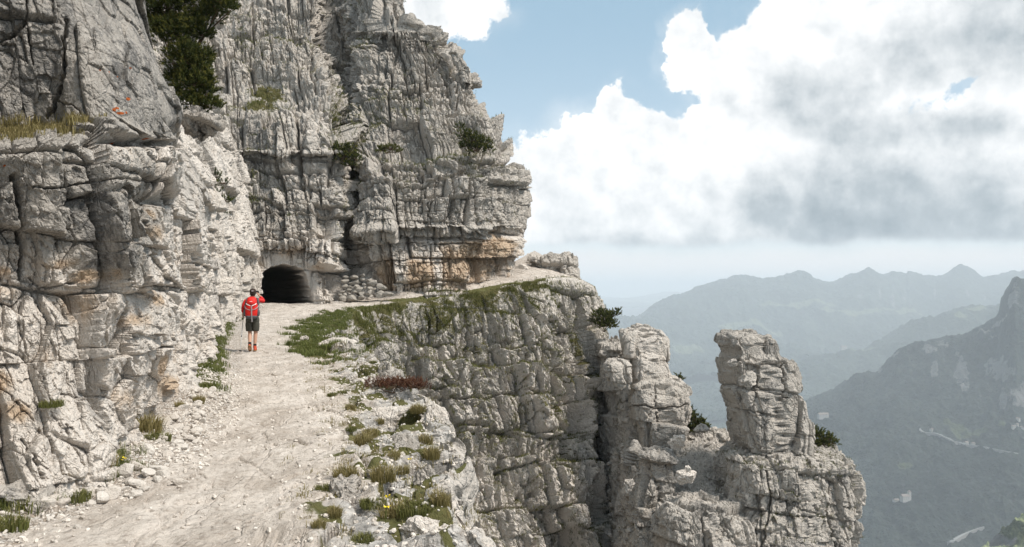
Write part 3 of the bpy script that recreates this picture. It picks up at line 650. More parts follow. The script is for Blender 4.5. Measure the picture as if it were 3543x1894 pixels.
    lb = np.interp(ss, [6.2, 7, 8, 9, 10, 11], [.70, .53, .60, .75, .83, .86]); gz = sst(ss, 6.1, 6.5)*sst(ss, 11.4, 10.5)*(drop == 0)
    grn = gz*sst(tt + .16*fbm(q/1.2, 3, .6, 343), lb, lb+.07)*(1-.75*sst(tt + .2*fbm(q/.9, 3, .6, 342), .78, .86)*sst(ss, 8.2, 7.4))
    turf = np.maximum(turf, 1.0*grn)
    turf = np.maximum(turf, .95*sst(tt, .20, .06)*sst(ss, 5.0, 5.6)*sst(ss, 9.3, 8.6))
    turf = np.maximum(turf, .9*sst(tt, .14, .02)*sst(ss, 2.9, 2.3))
    turf = np.where(ss > 12, np.maximum(turf, 1.0*sst(tt, .58, .76)*sst(ss, 16, 14)), turf)
    rim_ = .85*sst(edge + .4*fbm(q/1.1, 3, .5, 345), 1.5, .5)*(1-.5*sst(ss, 7, 9))
    gravel = .9*sst(tt, .30, .08) + .45*sst(edge, 1.5, .6)*near + .35*sst(ss, 5, 7)
    pa = {'gravel': gravel, 'turf': turf, 'warm': 0*tt, 'ochre': 0*tt, 'veg': 0*tt}
    cut = nt-1
    tag(sub_mesh('path', Vf, Fc, M['path'], {'gravel': gravel*(1-.5*rim_), 'turf': turf, 'rim': rim_}, col < cut - 0), kind='structure')
    bowl = sst(ss, 7.5, 9.0)
    warm = .42 + .12 + .25*fbm(q/6.0, 2, .5, 351) + .15*sst(drop, 0, 30)
    veg = bowl*(.34*sst(drop, 26, 2) + .35*sst(drop, 3.2, .3)*sst(ss, 16.8, 14.5) + .95*fbm(q/2.6, 4, .55, 352) + .30) + (1-bowl)*(.15*sst(drop, 1.5, .2)-.05)
    tag(sub_mesh('precipice', Vf, Fc, M['rock_bowl'], {'warm': warm, 'ochre': 0*tt + .1*sst(drop, 15, 30), 'veg': veg}, col >= cut), kind='structure')
    return dict(V=V, tt=tt, ss=ss, drop=drop, edge=edge, nt=nt, ts=ts, grn=grn)
LG = ledge()

# ------------------------------------------------------------------ free-standing rock bodies
def rock_body(name, levels, Ys, seed, s=1.0, ring=220, n=None, expo=3.2, mat='rock', warm=.3, veg=-.05, ochre=0.0, lines=(), amp=1.0, yaw=0.0, dens=1.0):
    """levels: (py, pxL, pxR, Y, half depth in m) from the top down, each traced at its own distance"""
    L = np.array(levels, np.float64); c = []
    for (y, a, b, Y, hd) in L:
        A, Bp = pt(a, y, Y), pt(b, y, Y); c.append(((A[0]+Bp[0])/2, Y, A[2], (Bp[0]-A[0])/2, hd))
    top = c[0]; bot = c[-1]
    cap = [(top[0], top[1], top[2]+.12*k, top[3]*f, top[4]*f) for k, f in ((1.6, .02), (1.5, .35), (1.2, .65), (.6, .87))]
    c = cap + c
    c = np.array(c); seg = np.sqrt((np.diff(c[:, 2]))**2 + np.diff(c[:, 3])**2 + .01); t0 = np.concatenate([[0], np.cumsum(seg)])
    n = n or int(np.clip(t0[-1]/(.055/dens), 40, 420))
    cc = catmull(c, np.interp(np.linspace(0, t0[-1], n), t0, np.arange(len(c))))
    th = np.linspace(0, 2*math.pi, ring, endpoint=False); e = 2.0/expo
    cx = np.sign(np.cos(th))*np.abs(np.cos(th))**e; cy = np.sign(np.sin(th))*np.abs(np.sin(th))**e
    ca, sa = math.cos(yaw), math.sin(yaw)
    kx = np.abs(cx*ca - cy*sa).max()
    X = (cx*ca - cy*sa)/kx; Yy = cx*sa + cy*ca
    P = np.stack([cc[:, 0:1] + cc[:, 3:4]*X[None], cc[:, 1:2] + cc[:, 4:5]*Yy[None], cc[:, 2:3] + 0*X[None]], -1).astype(F32)
    N = grid_normals(P, wrap=True)
    ctr = cc[:, None, :3]; N = np.where((N*(P-ctr)).sum(-1).mean() < 0, -N, N)
    Nb = np.concatenate([N[:, -6:], N, N[:, :6]], 1); N = blur(blur(Nb, 4, 0), 5, 1)[:, 6:-6]; N[:3] = (0, 0, 1); N /= np.linalg.norm(N, axis=-1, keepdims=True)
    d = amp*rock(P, 1.6*s, blocks=[((2.6*s, 2.6*s, 3.0*s), .18*s, .42*s, .05*s, .34*s), ((1.1*s, 1.1*s, 1.7*s), .07*s, .22*s, .035*s, .16*s)], chips=[((.55*s, .55*s, .8*s), .04*s, .21*s, .06, .09*s), ((.2*s, .2*s, .27*s), .010*s, .06*s, .1, .015*s)],
             seed=seed, warp=.06, rough=.017, yaw=.3+seed, dip=(.12, .08), lean=.1)
    if lines:
        pxx = 512 + (P[..., 0])/P[..., 1]*FPX; pyy = HORIZON - (P[..., 2]-EYE)/P[..., 1]*FPX
        d += carve(pxx.astype(F32), pyy.astype(F32), lines)*(Yy[None] < .2)
    d -= .10*amp*s
    V = P + N*d[..., None]
    at = {'warm': np.full(d.shape, warm), 'ochre': np.full(d.shape, ochre), 'veg': np.full(d.shape, veg)}
    return mesh_from(name, V.reshape(-1, 3), grid_faces(*d.shape, wrap=True, flip=True), M[mat], at), V
# ------------------------------------------------------------------ valley, hills and mountains far below
def far_mat(name, lo, hi, rockc=(0.14, 0.14, 0.137), meadow=(0.050, 0.062, 0.032)):
    m, n, b = new_mat(name, 1.0)
    P = n.new('ShaderNodeTexCoord').outputs['Object']
    f1 = n.noise(P, .0022, 8, .62); f2 = n.noise(P, .03, 6, .7); f3 = n.noise(P, .09, 3, .6)
    col = n.mix(n.rng(n.math('ADD', n.math('MULTIPLY', f1, .5), n.math('MULTIPLY', f2, .5)), .38, .62), lo, hi)
    col = n.mix(n.math('MULTIPLY', n.rng(f3, .5, .7), .5), col, tuple(c*.45 for c in lo))
    md = n.math('ADD', n.attr('meadow'), n.math('MULTIPLY', n.math('SUBTRACT', f1, .5), 1.2))
    col = n.mix(n.rng(md, .45, .6), col, n.mix(f2, meadow, tuple(c*1.4 for c in meadow)))
    rk = n.math('ADD', n.attr('crag'), n.math('MULTIPLY', n.math('SUBTRACT', n.noise(n.vmath('MULTIPLY', P, (1, 1, .5)), .012, 9, .72), .5), 2.6))
    col = n.mix(n.rng(rk, .5, .66), col, n.mix(f2, tuple(c*.7 for c in rockc), tuple(c*1.25 for c in rockc)))
    n.l.new(col, b.inputs['Base Color'])
    bp = n.new('ShaderNodeBump'); bp.inputs['Strength'].default_value = 1.0; bp.inputs['Distance'].default_value = 30.0
    n.l.new(n.math('ADD', n.math('MULTIPLY', f2, .6), n.math('ADD', n.math('MULTIPLY', f3, .25), n.math('MULTIPLY', n.noise(n.vmath('MULTIPLY', P, (1, .6, .6)), .006, 6, .65), 2.2))), bp.inputs['Height']); n.l.new(bp.outputs[0], b.inputs['Normal'])
    return m
M['forest'] = far_mat('forest_slope', (0.010, 0.017, 0.015), (0.034, 0.044, 0.036))
M['far_forest'] = far_mat('far_slopes', (0.022, 0.034, 0.030), (0.056, 0.072, 0.056), meadow=(.10, .115, .075))
M['pasture'] = far_mat('pasture', (0.22, 0.27, 0.12), (0.36, 0.39, 0.21))
def slope(name, rows, nr, nc, mat, amp, size, crag=(), meadow=(), seed=400, crag0=-.6, meadow0=-.5, gully=1.0):
    B = net(rows, nr, nc); px, py, Y = B[..., 0], B[..., 1], B[..., 2]
    P = ptv(px, py, Y); d = np.zeros(px.shape, F32)
    q = P/size
    rel = sst(np.arange(nr)/nr, 0, .12)[:, None]
    d = amp*((gully*fbm(q*np.array([1, .45, .45], F32), 5, .55, seed, ridged=True)) *(.25+.75*rel) + .35*fbm(q*4, 4, .55, seed+9)*(.4+.6*rel))
    P[..., 2] += d
    P[..., 2] += (amp*.09)*fbm(P/(size*.045), 3, .6, seed+19)
    at = {'crag': crag0 + 1.4*spots(px, py, crag), 'meadow': meadow0 + 1.3*spots(px, py, meadow)}
    return tag(mesh_from(name, P.reshape(-1, 3), grid_faces(nr, nc), mat, at), kind='structure'), (px, py, P)
def rowset(crest, specs):
    """crest [(px,py)], specs [(blend to base row y, Y, base y)] """
    return [[(x, (1-f)*y + f*by, Y) for (x, y) in crest] for (f, Y, by) in specs]
G = {}
def far_world():
    # dark forested mountain with the spire, right
    cr = [(700,452),(740,432),(772,416),(797,404),(822,392),(843,383),(858,377),(875,374),(884,367),(897,358),(914,351),(930,345),(946,341),(960,337),(977,329),(990,321),(998,314),(1001,303),(1007,291),(1012.5,282),(1016.5,279.3),(1021,281.5),(1028,286),(1045,288),(1080,275),(1140,262),(1250,250)]
    def rw(f, by, Y0, Y1): return [(x, (1-f)*y+f*by, Y0 + (Y1-Y0)*0) for x, y in cr]
    Yc = lambda x: np.interp(x, [700, 860, 1016, 1250], [4700, 4300, 3900, 3700])
    rows = [[(x, y+14, Yc(x)+900) for x, y in cr], [(x, y, Yc(x)) for x, y in cr]]
    for f, by, Y in ((.16, 470, .955), (.34, 470, .90), (.62, 470, .82), (1, 470, .74), (1, 505, .69), (1, 547, .63), (1, 600, .55), (1, 700, .46)):
        rows.append([(x, (1-f)*y + f*max(by, y), Yc(x)*Y) for x, y in cr])
    crag = [(1015,300,14,22),(1000,325,16,14),(985,345,22,16),(945,352,22,10),(930,358,14,10),(960,372,14,18),(1000,365,26,14),(1020,390,20,24),(1003,395,8,20),(965,385,8,14),(895,362,8,5),(880,372,6,4),(935,374,6,10)]
    G['mountain'] = slope('mountain', rows, 330, 520, M['forest'], 95, 520, crag, [(970,440,32,10),(905,484,16,5),(955,432,20,8),(1005,432,16,8)], 401)
    # pale wooded ridge behind it
    cr2 = [(600,420),(680,392),(740,378),(793,365),(830,357),(868,349),(897,333),(920,326),(952,316),(965,311),(973,309),(985,311),(998,310),(1020,306),(1060,300),(1150,290)]
    rows = [[(x, y+8, 8200) for x, y in cr2]] + [[(x, (1-f)*y + f*max(by, y), Y) for x, y in cr2] for f, by, Y in ((0, 0, 7300), (.35, 420, 6700), (.7, 420, 6100), (1, 425, 5500))]
    G['ridge'] = slope('mountain_ridge', rows, 150, 360, M['far_forest'], 80, 700, [], [(860,352,40,5),(975,314,22,5),(960,322,16,6)], 431, crag0=-.7)
    # the long range closing the valley
    cr3 = [(600,345),(640,318),(655,309),(672,302),(700,292),(722,284),(735,281),(751,280.3),(774,281.6),(800,275.7),(815,278),(831,282),(850,277),(868,274.7),(884,276),(895,273),(906,276.8),(910,274.7),(935,279.3),(950,276),(967,272),(981,278.4),(991,277.8),(1012,271.6),(1024,271.6),(1080,272),(1150,276)]
    rows = [[(x, y+6, 13000) for x, y in cr3]] + [[(x, (1-f)*y + f*max(by, y), Y) for x, y in cr3] for f, by, Y in ((0, 0, 11600), (.25, 318, 11100), (.5, 325, 10500), (.8, 335, 9800), (1, 348, 9000), (1, 362, 8200))]
    G['range'] = slope('mountain_range', rows, 170, 420, M['far_forest'], 130, 1200, [(860,300,6,14),(880,298,4,12),(893,302,6,14),(905,296,4,10),(968,300,5,14),(985,300,3,8),(935,296,3,10),(760,296,30,3)], [(800,308,60,5),(850,318,60,5),(750,330,60,6),(900,312,40,4)], 451, crag0=-.75, meadow0=-.45)
    # low foothills fading towards the plain on the left
    cr4 = [(480,302),(540,298),(590,297),(620,298),(660,295.5),(700,293.5),(740,291.5),(790,290),(860,290)]
    rows = [[(x, y+3, 34000) for x, y in cr4]] + [[(x, (1-f)*y + f*by, Y) for x, y in cr4] for f, by, Y in ((0, 0, 30000), (.5, 306, 26000), (1, 309, 22000))]
    slope('hills', rows, 60, 220, M['far_forest'], 120, 2600, [], [(640,302,60,3)], 471, crag0=-.9)
    # foothills nearer, in the valley mouth
    cr5 = [(540,330),(590,322),(620,325),(650,318),(690,326),(730,330),(780,340),(840,352)]
    rows = [[(x, y+5, 12000) for x, y in cr5]] + [[(x, (1-f)*y + f*by, Y) for x, y in cr5] for f, by, Y in ((0, 0, 10500), (.5, 380, 8600), (1, 385, 7400))]
    slope('hills', rows, 80, 260, M['far_forest'], 150, 1100, [], [(640,345,40,6),(700,352,50,5)], 481, crag0=-.9)
    # light green pasture shoulder in the corner
    cr6 = [(930,600),(965,570),(985,552),(1000,538),(1012,528),(1024,519),(1040,508),(1080,490),(1150,470)]
    rows = [[(x, y+8, 1350) for x, y in cr6]] + [[(x, y+dy, Y) for x, y in cr6] for dy, Y in ((0, 1200), (30, 1120), (80, 1000))]
    slope('hills', rows, 60, 160, M['pasture'], 14, 60, [(1000,545,20,8)], [(1010,540,40,20)], 491, crag0=-.3)
    # the valley floor and the plain, out to the horizon
    r = np.geomspace(500, 70000, 160); a = np.linspace(-math.pi, math.pi, 241)
    A, Rr = np.meshgrid(a, r); X = Rr*np.sin(A); Y = Rr*np.cos(A)
    P = np.stack([X, Y, -930 + 0*X], -1).astype(F32)
    P[..., 2] += 60*fbm(P/1400.0, 4, .5, 461)*sst(Rr, 60000, 20000)
    tag(mesh_from('ground', P.reshape(-1, 3), grid_faces(160, 241), M['far_forest'], {'crag': -.8+0*A, 'meadow': -.25 + .0*A}), kind='structure')
far_world()
def haze():
    b = 62000
    v = [(x, y, z) for z in (-1100, 320) for x, y in ((-b, -b), (b, -b), (b, b), (-b, b))]
    f = [(0,3,2,1),(4,5,6,7),(0,1,5,4),(1,2,6,5),(2,3,7,6),(3,0,4,7)]
    m = bpy.data.materials.new('haze'); m.use_nodes = True; n = NT(m.node_tree); n.n.remove(n.n['Principled BSDF'])
    pv = n.new('ShaderNodeVolumePrincipled'); pv.inputs['Color'].default_value = (0.87, 0.94, 1.0, 1); pv.inputs['Density'].default_value = HAZE
    pv.inputs['Anisotropy'].default_value = 0.0
    n.l.new(pv.outputs[0], n.n['Material Output'].inputs['Volume'])
    o = tag(mesh_from('haze', np.array(v, F32), np.array(f), m), kind='stuff')
HAZE = 0.92e-4
haze()
# ------------------------------------------------------------------ outcrops, mound, pinnacle, scree
def bodies():
    B = {}
    def body(key, name, levels, seed, label=None, cat='rock', kind=None, group=None, **k):
        o, V = rock_body(name, levels, None, seed, **k); B[key] = V
        tag(o, label, cat if label else None, group, kind); return o
    # mound under the pinnacle and its lower buttress
    body('mound', 'cliff', [(450,728,836,50.2,3.3),(454,724,845,50.1,3.8),(466,723,849,50,4.0),(480,723,851,50,4.2),(494,722,850,50,4.4),(520,714,848,49.8,4.6),(547,706,847,49.6,4.8),(600,694,846,49.4,5),(680,690,845,49,5.4)],
         83, kind='structure', ring=520, expo=3.0, mat='rock_bowl', veg=.26, warm=.18, dens=.85, lines=[(1.6,.5,[(765,470),(770,500),(760,547)]),(1.3,.3,[(770,495),(800,508),(838,520)]),(1.3,.5,[(836,480),(828,510),(836,547)])])
    body('lower', 'cliff', [(499,668,734,48.0,2.1),(504,661,742,47.9,2.6),(514,660,744,47.8,2.8),(530,658,750,47.6,3),(560,656,756,47.4,3.2),(620,650,760,47.2,3.6)], 87, kind='structure', ring=360, expo=3.2, mat='rock_bowl', veg=.18, warm=.25, dens=.85, lines=[(1.5,.5,[(700,512),(705,547)])])
    body('fill', 'cliff', [(345,600,640,65,2.5),(356,600,655,65,3),(400,602,662,64.5,3.5),(440,604,680,64,4),(500,608,690,62,4.5),(560,610,700,61,5),(640,612,720,60,6)], 89, kind='structure', ring=360, mat='rock_bowl', veg=.1, warm=.2, dens=.7)
    # blocks of the stepped outcrop
    body('o1', 'rock_block', [(327,624,652,59,1.6),(331,618,662,59,2.0),(340,619,667,58.8,2.2),(352,622,669,58.7,2.2),(362,626,668,58.6,2.0)], 91, 'broad flat-topped rock block, highest of the stepped outcrop beside the bush', expo=5, amp=.62, mat='rock_bowl', veg=.12, warm=.4)
    body('o2', 'rock_block', [(351,638,660,57.8,1.2),(356,632,665,57.7,1.6),(374,633,671,57.5,1.8),(388,636,672,57.4,1.7)], 93, 'squarish pale rock block stacked second from the top of the outcrop', expo=6, amp=.6, mat='rock_bowl', veg=-.02, warm=.5)
    body('o3', 'rock_block', [(361,606,626,56.5,.8),(366,603,630,56.4,1.1),(378,606,630,56.3,1.1),(388,616,630,56.2,.8)], 95, 'tilted wedge of rock overhanging the dark cleft', expo=4, amp=.6, mat='rock_bowl', veg=.05, warm=.45)
    body('o4', 'rock_block', [(380,642,680,56.8,1.6),(386,634,686,56.7,2.2),(400,632,688,56.5,2.5),(416,633,687,56.4,2.5),(432,636,682,56.3,2.3),(452,638,676,56.2,2.0)], 97, 'largest cracked rock block at the foot of the outcrop above the scree', expo=5, amp=.65, mat='rock_bowl', veg=.1, warm=.4, lines=[(1.3,.5,[(655,384),(656,405),(658,430)]),(1.3,.5,[(632,404),(660,408),(688,404)])])
    body('o5', 'rock_block', [(447,642,668,51.5,1.0),(452,638,674,51.4,1.5),(475,637,675,51.2,1.7),(500,634,672,51,1.6),(520,632,670,50.8,1.6)], 99, 'upright column of brown rock standing in the scree gully', expo=4, mat='rock_bowl', veg=.2, warm=.1)
    # the pinnacle
    p = body('pin', 'rock_pinnacle', [(333,726,770,50,1.6),(336,722,774,50,1.8),(343,721,776,50,2.0),(352,725,777,50,1.9),(357,723,786,50,2.1),(364,722,793,50,2.2),(384,723.5,794,50,2.2),(394,727,793,50,2.2),(406,730,797,50,2.2),(420,733,803,50,2.3),(430,735,808,50,2.3),(438,738,808,50,2.3),(447,742,800,50,2.2),(456,748,794,50,2.0),(468,752,790,50,1.9)],
         141, 'tall leaning rock pinnacle standing alone on the rubble mound above the valley', 'rock pinnacle', ring=420, expo=6, yaw=.12, mat='rock_bowl', veg=-.04, warm=.10, s=1.3, amp=.62, dens=1.3,
         lines=[(1.4,.22,[(735,360),(750,356),(770,360),(786,357)]),(1.5,.5,[(766,332),(768,345),(766,358)]),(1.5,.5,[(784,362),(785,390),(779,412)]),(1.3,.35,[(736,382),(752,384),(770,392),(790,398)]),(1.2,.3,[(735,408),(760,412),(785,420)]),(1.6,.4,[(778,412),(786,430),(788,450)])])
    # low step of rock right of the path's far end
    body('step', 'cliff', [(256.5,548,572,70,2.2),(258,532,576,70,2.8),(264,530,577,69.8,3),(274,530,578,69.6,3.2),(300,530,580,69.4,3.4)], 103, kind='structure', expo=4, mat='rock', veg=.05, warm=.5, lines=[(1,.4,[(560,257),(561,272)]),(1,.4,[(567,257),(568,272)])])
    # spurs of the wall stepping away along the path
    body('spur_a', 'cliff', [(150,172,190,27.5,1.2),(165,168,198,27.4,1.8),(200,165,207,27.2,2.2),(240,165,210,27,2.4),(290,165,212,26.8,2.5),(330,165,213,26.7,2.5),(365,165,213,26.6,2.5)], 151, kind='structure', ring=420, expo=3.6, mat='rock', s=.8, amp=.8, veg=-.02, warm=.75, ochre=.15, dens=1.2)
    body('spur_b', 'cliff', [(132,178,206,36,1.5),(150,176,213,36,2.4),(190,176,220,35.6,2.8),(240,176,225,35.2,3),(290,176,227,35,3),(350,176,228,34.8,3)], 153, kind='structure', ring=420, expo=3.6, mat='rock', s=.9, amp=.8, veg=.04, warm=.62, ochre=.15, dens=1.0)
    body('spur_c', 'cliff', [(118,186,222,47,2),(140,186,230,46.6,3),(175,190,235,46,3.4),(215,195,241,45.6,3.6),(270,200,246,45,3.6),(340,205,248,44.6,3.6)], 155, kind='structure', ring=420, expo=3.6, mat='rock', s=1.0, amp=.85, veg=.08, warm=.55, ochre=.15, dens=.9)
    # overhanging block under the big pine
    body('over', 'rock_block', [(117,184,212,20.5,.55),(121,181,218,20.4,.75),(128,184,219,20.4,.75),(134,190,215,20.4,.6),(139,195,206,20.5,.35)], 105, 'grey rock block jutting out under the big pine', expo=3.5, mat='rock_near', veg=-.2, s=.5, warm=.2)
    # leaning slab on the skyline
    body('slab', 'rock_slab', [(51,449,454,64.0,.35),(54,449.5,458,64,.45),(60,452,463,64,.5),(68,457,468,64,.5),(76,462,471,64,.5),(84,463,472,64,.5)], 107, 'thin tilted rock slab leaning out on the skyline of the cliff', expo=4, mat='rock', s=.35, veg=-.4)
    # scree
    top = [(596,338,75),(612,345,66),(640,402,59),(680,424,57),(712,431,56),(760,436,55),(800,440,55),(842,452,53)]
    bot = [(600,640,66),(616,640,54),(640,640,44.5),(680,640,44),(712,640,44),(760,640,44),(800,640,44),(842,640,44)]
    rows = [[(a[0]+(b[0]-a[0])*f, a[1]+(b[1]-a[1])*f, a[2]+(b[2]-a[2])*f**.75) for a, b in zip(top, bot)] for f in (0, .12, .28, .45, .65, .85, 1)]
    n_ = net(rows, 300, 260); P = ptv(n_[..., 0], n_[..., 1], n_[..., 2])
    P[..., 2] += .45*fbm(P/3.0, 3, .5, 501) + .16*fbm(P/.8, 3, .6, 502)
    st = sst(n_[..., 0], 668, 640); Ns = grid_normals(P); Ns = np.where(Ns[..., 1:2] > 0, -Ns, Ns); Ns = blur(blur(Ns, 6, 0), 6, 1); Ns /= np.linalg.norm(Ns, axis=-1, keepdims=True)
    P = P + Ns*(.45*st*rock(P, 2.0, blocks=[((2.2, 2.2, 3.0), .55, .8, .09, .8), ((.9, .9, 1.4), .25, .4, .05, .5)], chips=[((.5, .5, .8), .10, .30, .07, .2)], seed=77, warp=.06, rough=.03))[..., None]
    f1, f2, H, D = voro(P/.42, 503); P[..., 2] += .20*(hf(H, 1)-.5) + .35*((hf(H, 2)-.5)*D[..., 0] + (hf(H, 3)-.5)*D[..., 1]) - .10*np.exp(-((f2-f1)/.12)**2)
    f1, f2, H, D = voro(P/.2, 504); P[..., 2] += .07*(hf(H, 1)-.5) + .14*((hf(H, 2)-.5)*D[..., 0] + (hf(H, 3)-.5)*D[..., 1])
    tag(mesh_from('scree', P.reshape(-1, 3), grid_faces(300, 260), M['rock_bowl'], {'warm': .45+0*P[..., 0], 'ochre': .28*spots(n_[..., 0], n_[..., 1], [(618,420,12,80)]), 'veg': .06 + .3*spots(n_[..., 0], n_[..., 1], [(720,500,30,12),(660,425,20,8),(640,520,30,20),(700,470,20,10)])}), kind='structure')
    B['scree'] = P
    return B
BD = bodies()

# ------------------------------------------------------------------ surface sampling for plants and stones
def surf(V, mask, n, nzmin=None, wrap=False):
    """n random spots on the grid V where mask (weights) allows -> points, normals"""
    Vn = grid_normals(V)
    w = mask.astype(np.float64).copy()
    if nzmin is not None: w *= (np.abs(Vn[..., 2]) > nzmin)
    a = np.linalg.norm(np.cross(np.gradient(V, axis=0), np.gradient(V, axis=1)), axis=-1); w *= a
    w = w.ravel(); w /= w.sum(); k = rs.choice(len(w), n, p=w)
    N = Vn.reshape(-1, 3)[k]; N = np.where(N[:, 2:3] < 0, -N, N)
    return V.reshape(-1, 3)[k], N
def blades(name, P, h, per, spread, mat, width=.012, droop=.45, parent=None, lean=None, tipw=.5):
    """curved grass blades standing on the points P, one mesh"""
    n = len(P)*per; base = np.repeat(P, per, 0) + np.concatenate([rs.normal(0, spread, (n, 2)), np.zeros((n, 1))], 1)
    hh = np.repeat(np.broadcast_to(h, (len(P),)), per)*rs.uniform(.55, 1.25, n)
    a = rs.uniform(0, 2*math.pi, n); dr = np.stack([np.cos(a), np.sin(a), 0*a], 1)
    if lean is not None: dr = dr + np.repeat(np.broadcast_to(lean, P.shape), per, 0); 
    side = np.stack([-np.sin(a), np.cos(a), 0*a], 1)*(width*rs.uniform(.6, 1.3, n))[:, None]
    k = rs.uniform(.15, 1, n)[:, None]*droop
    up = np.array([0, 0, 1.0]); b0 = base - up*.03
    m = base + hh[:, None]*(up*.55 + dr*k*.35); t = base + hh[:, None]*(up*(1-.55*k) + dr*k*1.15)
    V = np.stack([b0-side, b0+side, m-side*.8, m+side*.8, t], 1).reshape(-1, 3)
    i = np.arange(n)[:, None]*5
    Fc = np.concatenate([i+np.array([[0, 1, 3]]), i+np.array([[0, 3, 2]]), i+np.array([[2, 3, 4]])])
    rnd = np.repeat(np.clip(rs.normal(.5, .22, n), 0, 1), 5); tip = np.tile([0, 0, .35, .35, 1.0], n)*np.repeat(rs.uniform(0, 1, n)**1.5, 5)*2*tipw
    return mesh_from(name, V, Fc, mat, {'rnd': rnd, 'tip': np.clip(tip, 0, 1)}, parent=parent)
# ------------------------------------------------------------------ turf: far too many blades to count
def hit(V, px, py):
    """the grid point of V that shows nearest to a picture position (front-most wins)"""
    X, Y, Z = V[..., 0], V[..., 1], V[..., 2]
    c, s_ = math.cos(PITCH), math.sin(PITCH); dz = Z-EYE
    dep = Y*c + dz*s_; u = (dz*c - Y*s_)/dep
    sx = 512 + X/dep*FPX; sy = 273.5 - u*FPX
    r = (sx-px)**2 + (sy-py)**2 + np.where(dep < .5, 1e9, 0)
    near = np.where(r < 6.0, dep, 1e9)
    k = np.argmin(near) if near.min() < 1e8 else np.argmin(r)
    return V.reshape(-1, 3)[k].astype(float)
def turf():
    V, tt, ss, drop, edge = (LG[k] for k in ('V', 'tt', 'ss', 'drop', 'edge'))
    q = V; patch = sst(fbm(q/1.6, 3, .6, 341), -.25, .2)
    # the turf lip along the far ledge and around the bend
    strip = ((drop < .9) & (ss > 7.2) & (ss < 16.5))*sst(tt + .10*fbm(q/2.0, 3, .6, 341), .80, .97)
    strip = np.where((ss > 11.6) & (ss < 15.5) & (tt > .68), np.maximum(strip, 1), strip)
    strip[:, 0] = 0
    P, N = surf(V, strip, 5200); tag(blades('grass', P, .16 + .10*rs.rand(len(P)), 5, .07, M['grass'], .012, tipw=.6), kind='stuff')
    lip = ((drop < 2.2) & (drop > 0) & (ss > 9) & (ss < 15.6))*1.0
    P, N = surf(V, lip*sst(fbm(q/1.2, 3, .6, 346), -.3, .15), 3600, .25); tag(blades('grass', P, .24 + .12*rs.rand(len(P)), 5, .08, M['grass'], .012, droop=.8, tipw=.9), kind='stuff')
    # fresh turf right of the hiker and along the wall foot
    fresh = LG['grn']*sst(fbm(q/.7, 3, .6, 347), -.3, .05)
    P, N = surf(V, fresh*sst(fbm(q/.45, 3, .6, 377), -.2, .2), 4200); tag(blades('grass', P, .10 + .08*rs.rand(len(P)), 6, .05, M['grass_fresh'], .008, tipw=.4), kind='stuff')
    foot = ((tt > -.02) & (tt < .16) & (ss > 5.2) & (ss < 9.4) & (drop == 0))*sst(fbm(q/1.0, 3, .6, 348), -.15, .12)*sst(tt, .17, .10)
    P, N = surf(V, foot, 2600); tag(blades('grass', P, .07 + .06*rs.rand(len(P)), 6, .05, M['grass_fresh'], .006, tipw=.5, droop=.8), kind='stuff')
    corner = ((tt > -.05) & (tt < .13) & (ss > 1.6) & (ss < 3.25) & (drop == 0))*sst(fbm(q/.5, 3, .6, 349), -.2, .1)*sst(tt, .15, .02)
    P, N = surf(V, corner, 1500); tag(blades('grass', P, .05 + .07*rs.rand(len(P)), 8, .04, M['grass_fresh'], .0026, tipw=.6, droop=1.0), kind='stuff')
    mats = ((edge < 1.7) & (ss > 2) & (ss < 7.2) & (drop < .8))*sst(fbm(q/.6, 3, .6, 371), .06, .28)
    P, N = surf(V, mats, 2600); tag(blades('grass', P, .025 + .05*rs.rand(len(P)), 6, .03, M['grass_dry'], .0028, droop=1.0, tipw=.6), kind='stuff')
    # turf on the ledges of the precipice
    fl = ((drop > .5) & (ss > 8.2))*sst(fbm(q/3.2, 3, .5, 352), -.38, .1)*sst(drop, 30, 3)
    P, N = surf(V, fl, 20000, .36); tag(blades('grass', P, .12 + .12*rs.rand(len(P)), 4, .10, M['grass'], .013, droop=.8, tipw=.7), kind='stuff')
    # turf on the ledges of the cliffs above
    px, py, W = TC
    m = spots(px, py, [(265,94,24,9),(258,106,30,8),(232,112,14,6),(215,150,12,6),(232,158,14,6),(250,178,18,10),(245,35,12,26),(270,40,30,5),(255,198,16,6),(335,120,9,40),(300,42,30,4),(222,165,12,14)])**1.5
    m = np.maximum(m, .16*sst(fbm(W/3.0, 3, .5, 375), 0, .2)*(py < 225))
    P, N = surf(W, m, 6000, .42); tag(blades('grass', P, .14 + .14*rs.rand(len(P)), 4, .10, M['grass'], .014, droop=.7, tipw=.7), kind='stuff')
    px, py, W = BT
    m = spots(px, py, [(385,100,22,12),(372,118,20,16),(360,140,12,14),(410,106,30,6),(395,152,30,6),(440,160,45,6),(352,165,10,30),(470,150,25,8),(474,168,10,14),(365,45,8,10),(430,292,60,5)])**1.5
    m = np.maximum(m, .16*sst(fbm(W/3.0, 3, .5, 376), 0, .2)*(py < 225))
    P, N = surf(W, m, 4500, .42); tag(blades('grass', P, .14 + .14*rs.rand(len(P)), 4, .10, M['grass'], .014, droop=.7, tipw=.7), kind='stuff')
    # mound and scree
    W = BD['mound']; Vn = grid_normals(W, wrap=True); m = (np.abs(Vn[..., 2]) > .5)*sst(fbm(W/1.0, 3, .6, 361), -.05, .15)
    P, N = surf(W, m, 2200); tag(blades('grass', P, .09 + .10*rs.rand(len(P)), 4, .09, M['grass'], .012, droop=.7, tipw=.6), kind='stuff')
    W = BD['scree']; m = sst(fbm(W/1.6, 3, .6, 363), .10, .28)
    P, N = surf(W, m, 1500); tag(blades('grass', P, .10 + .10*rs.rand(len(P)), 4, .10, M['grass'], .012, droop=.7, tipw=.6), kind='stuff')
    # turf on the shelf of the near wall
    px, py, W = NW
    m = spots(px, py, [(22,121,36,8),(66,122,26,7)])
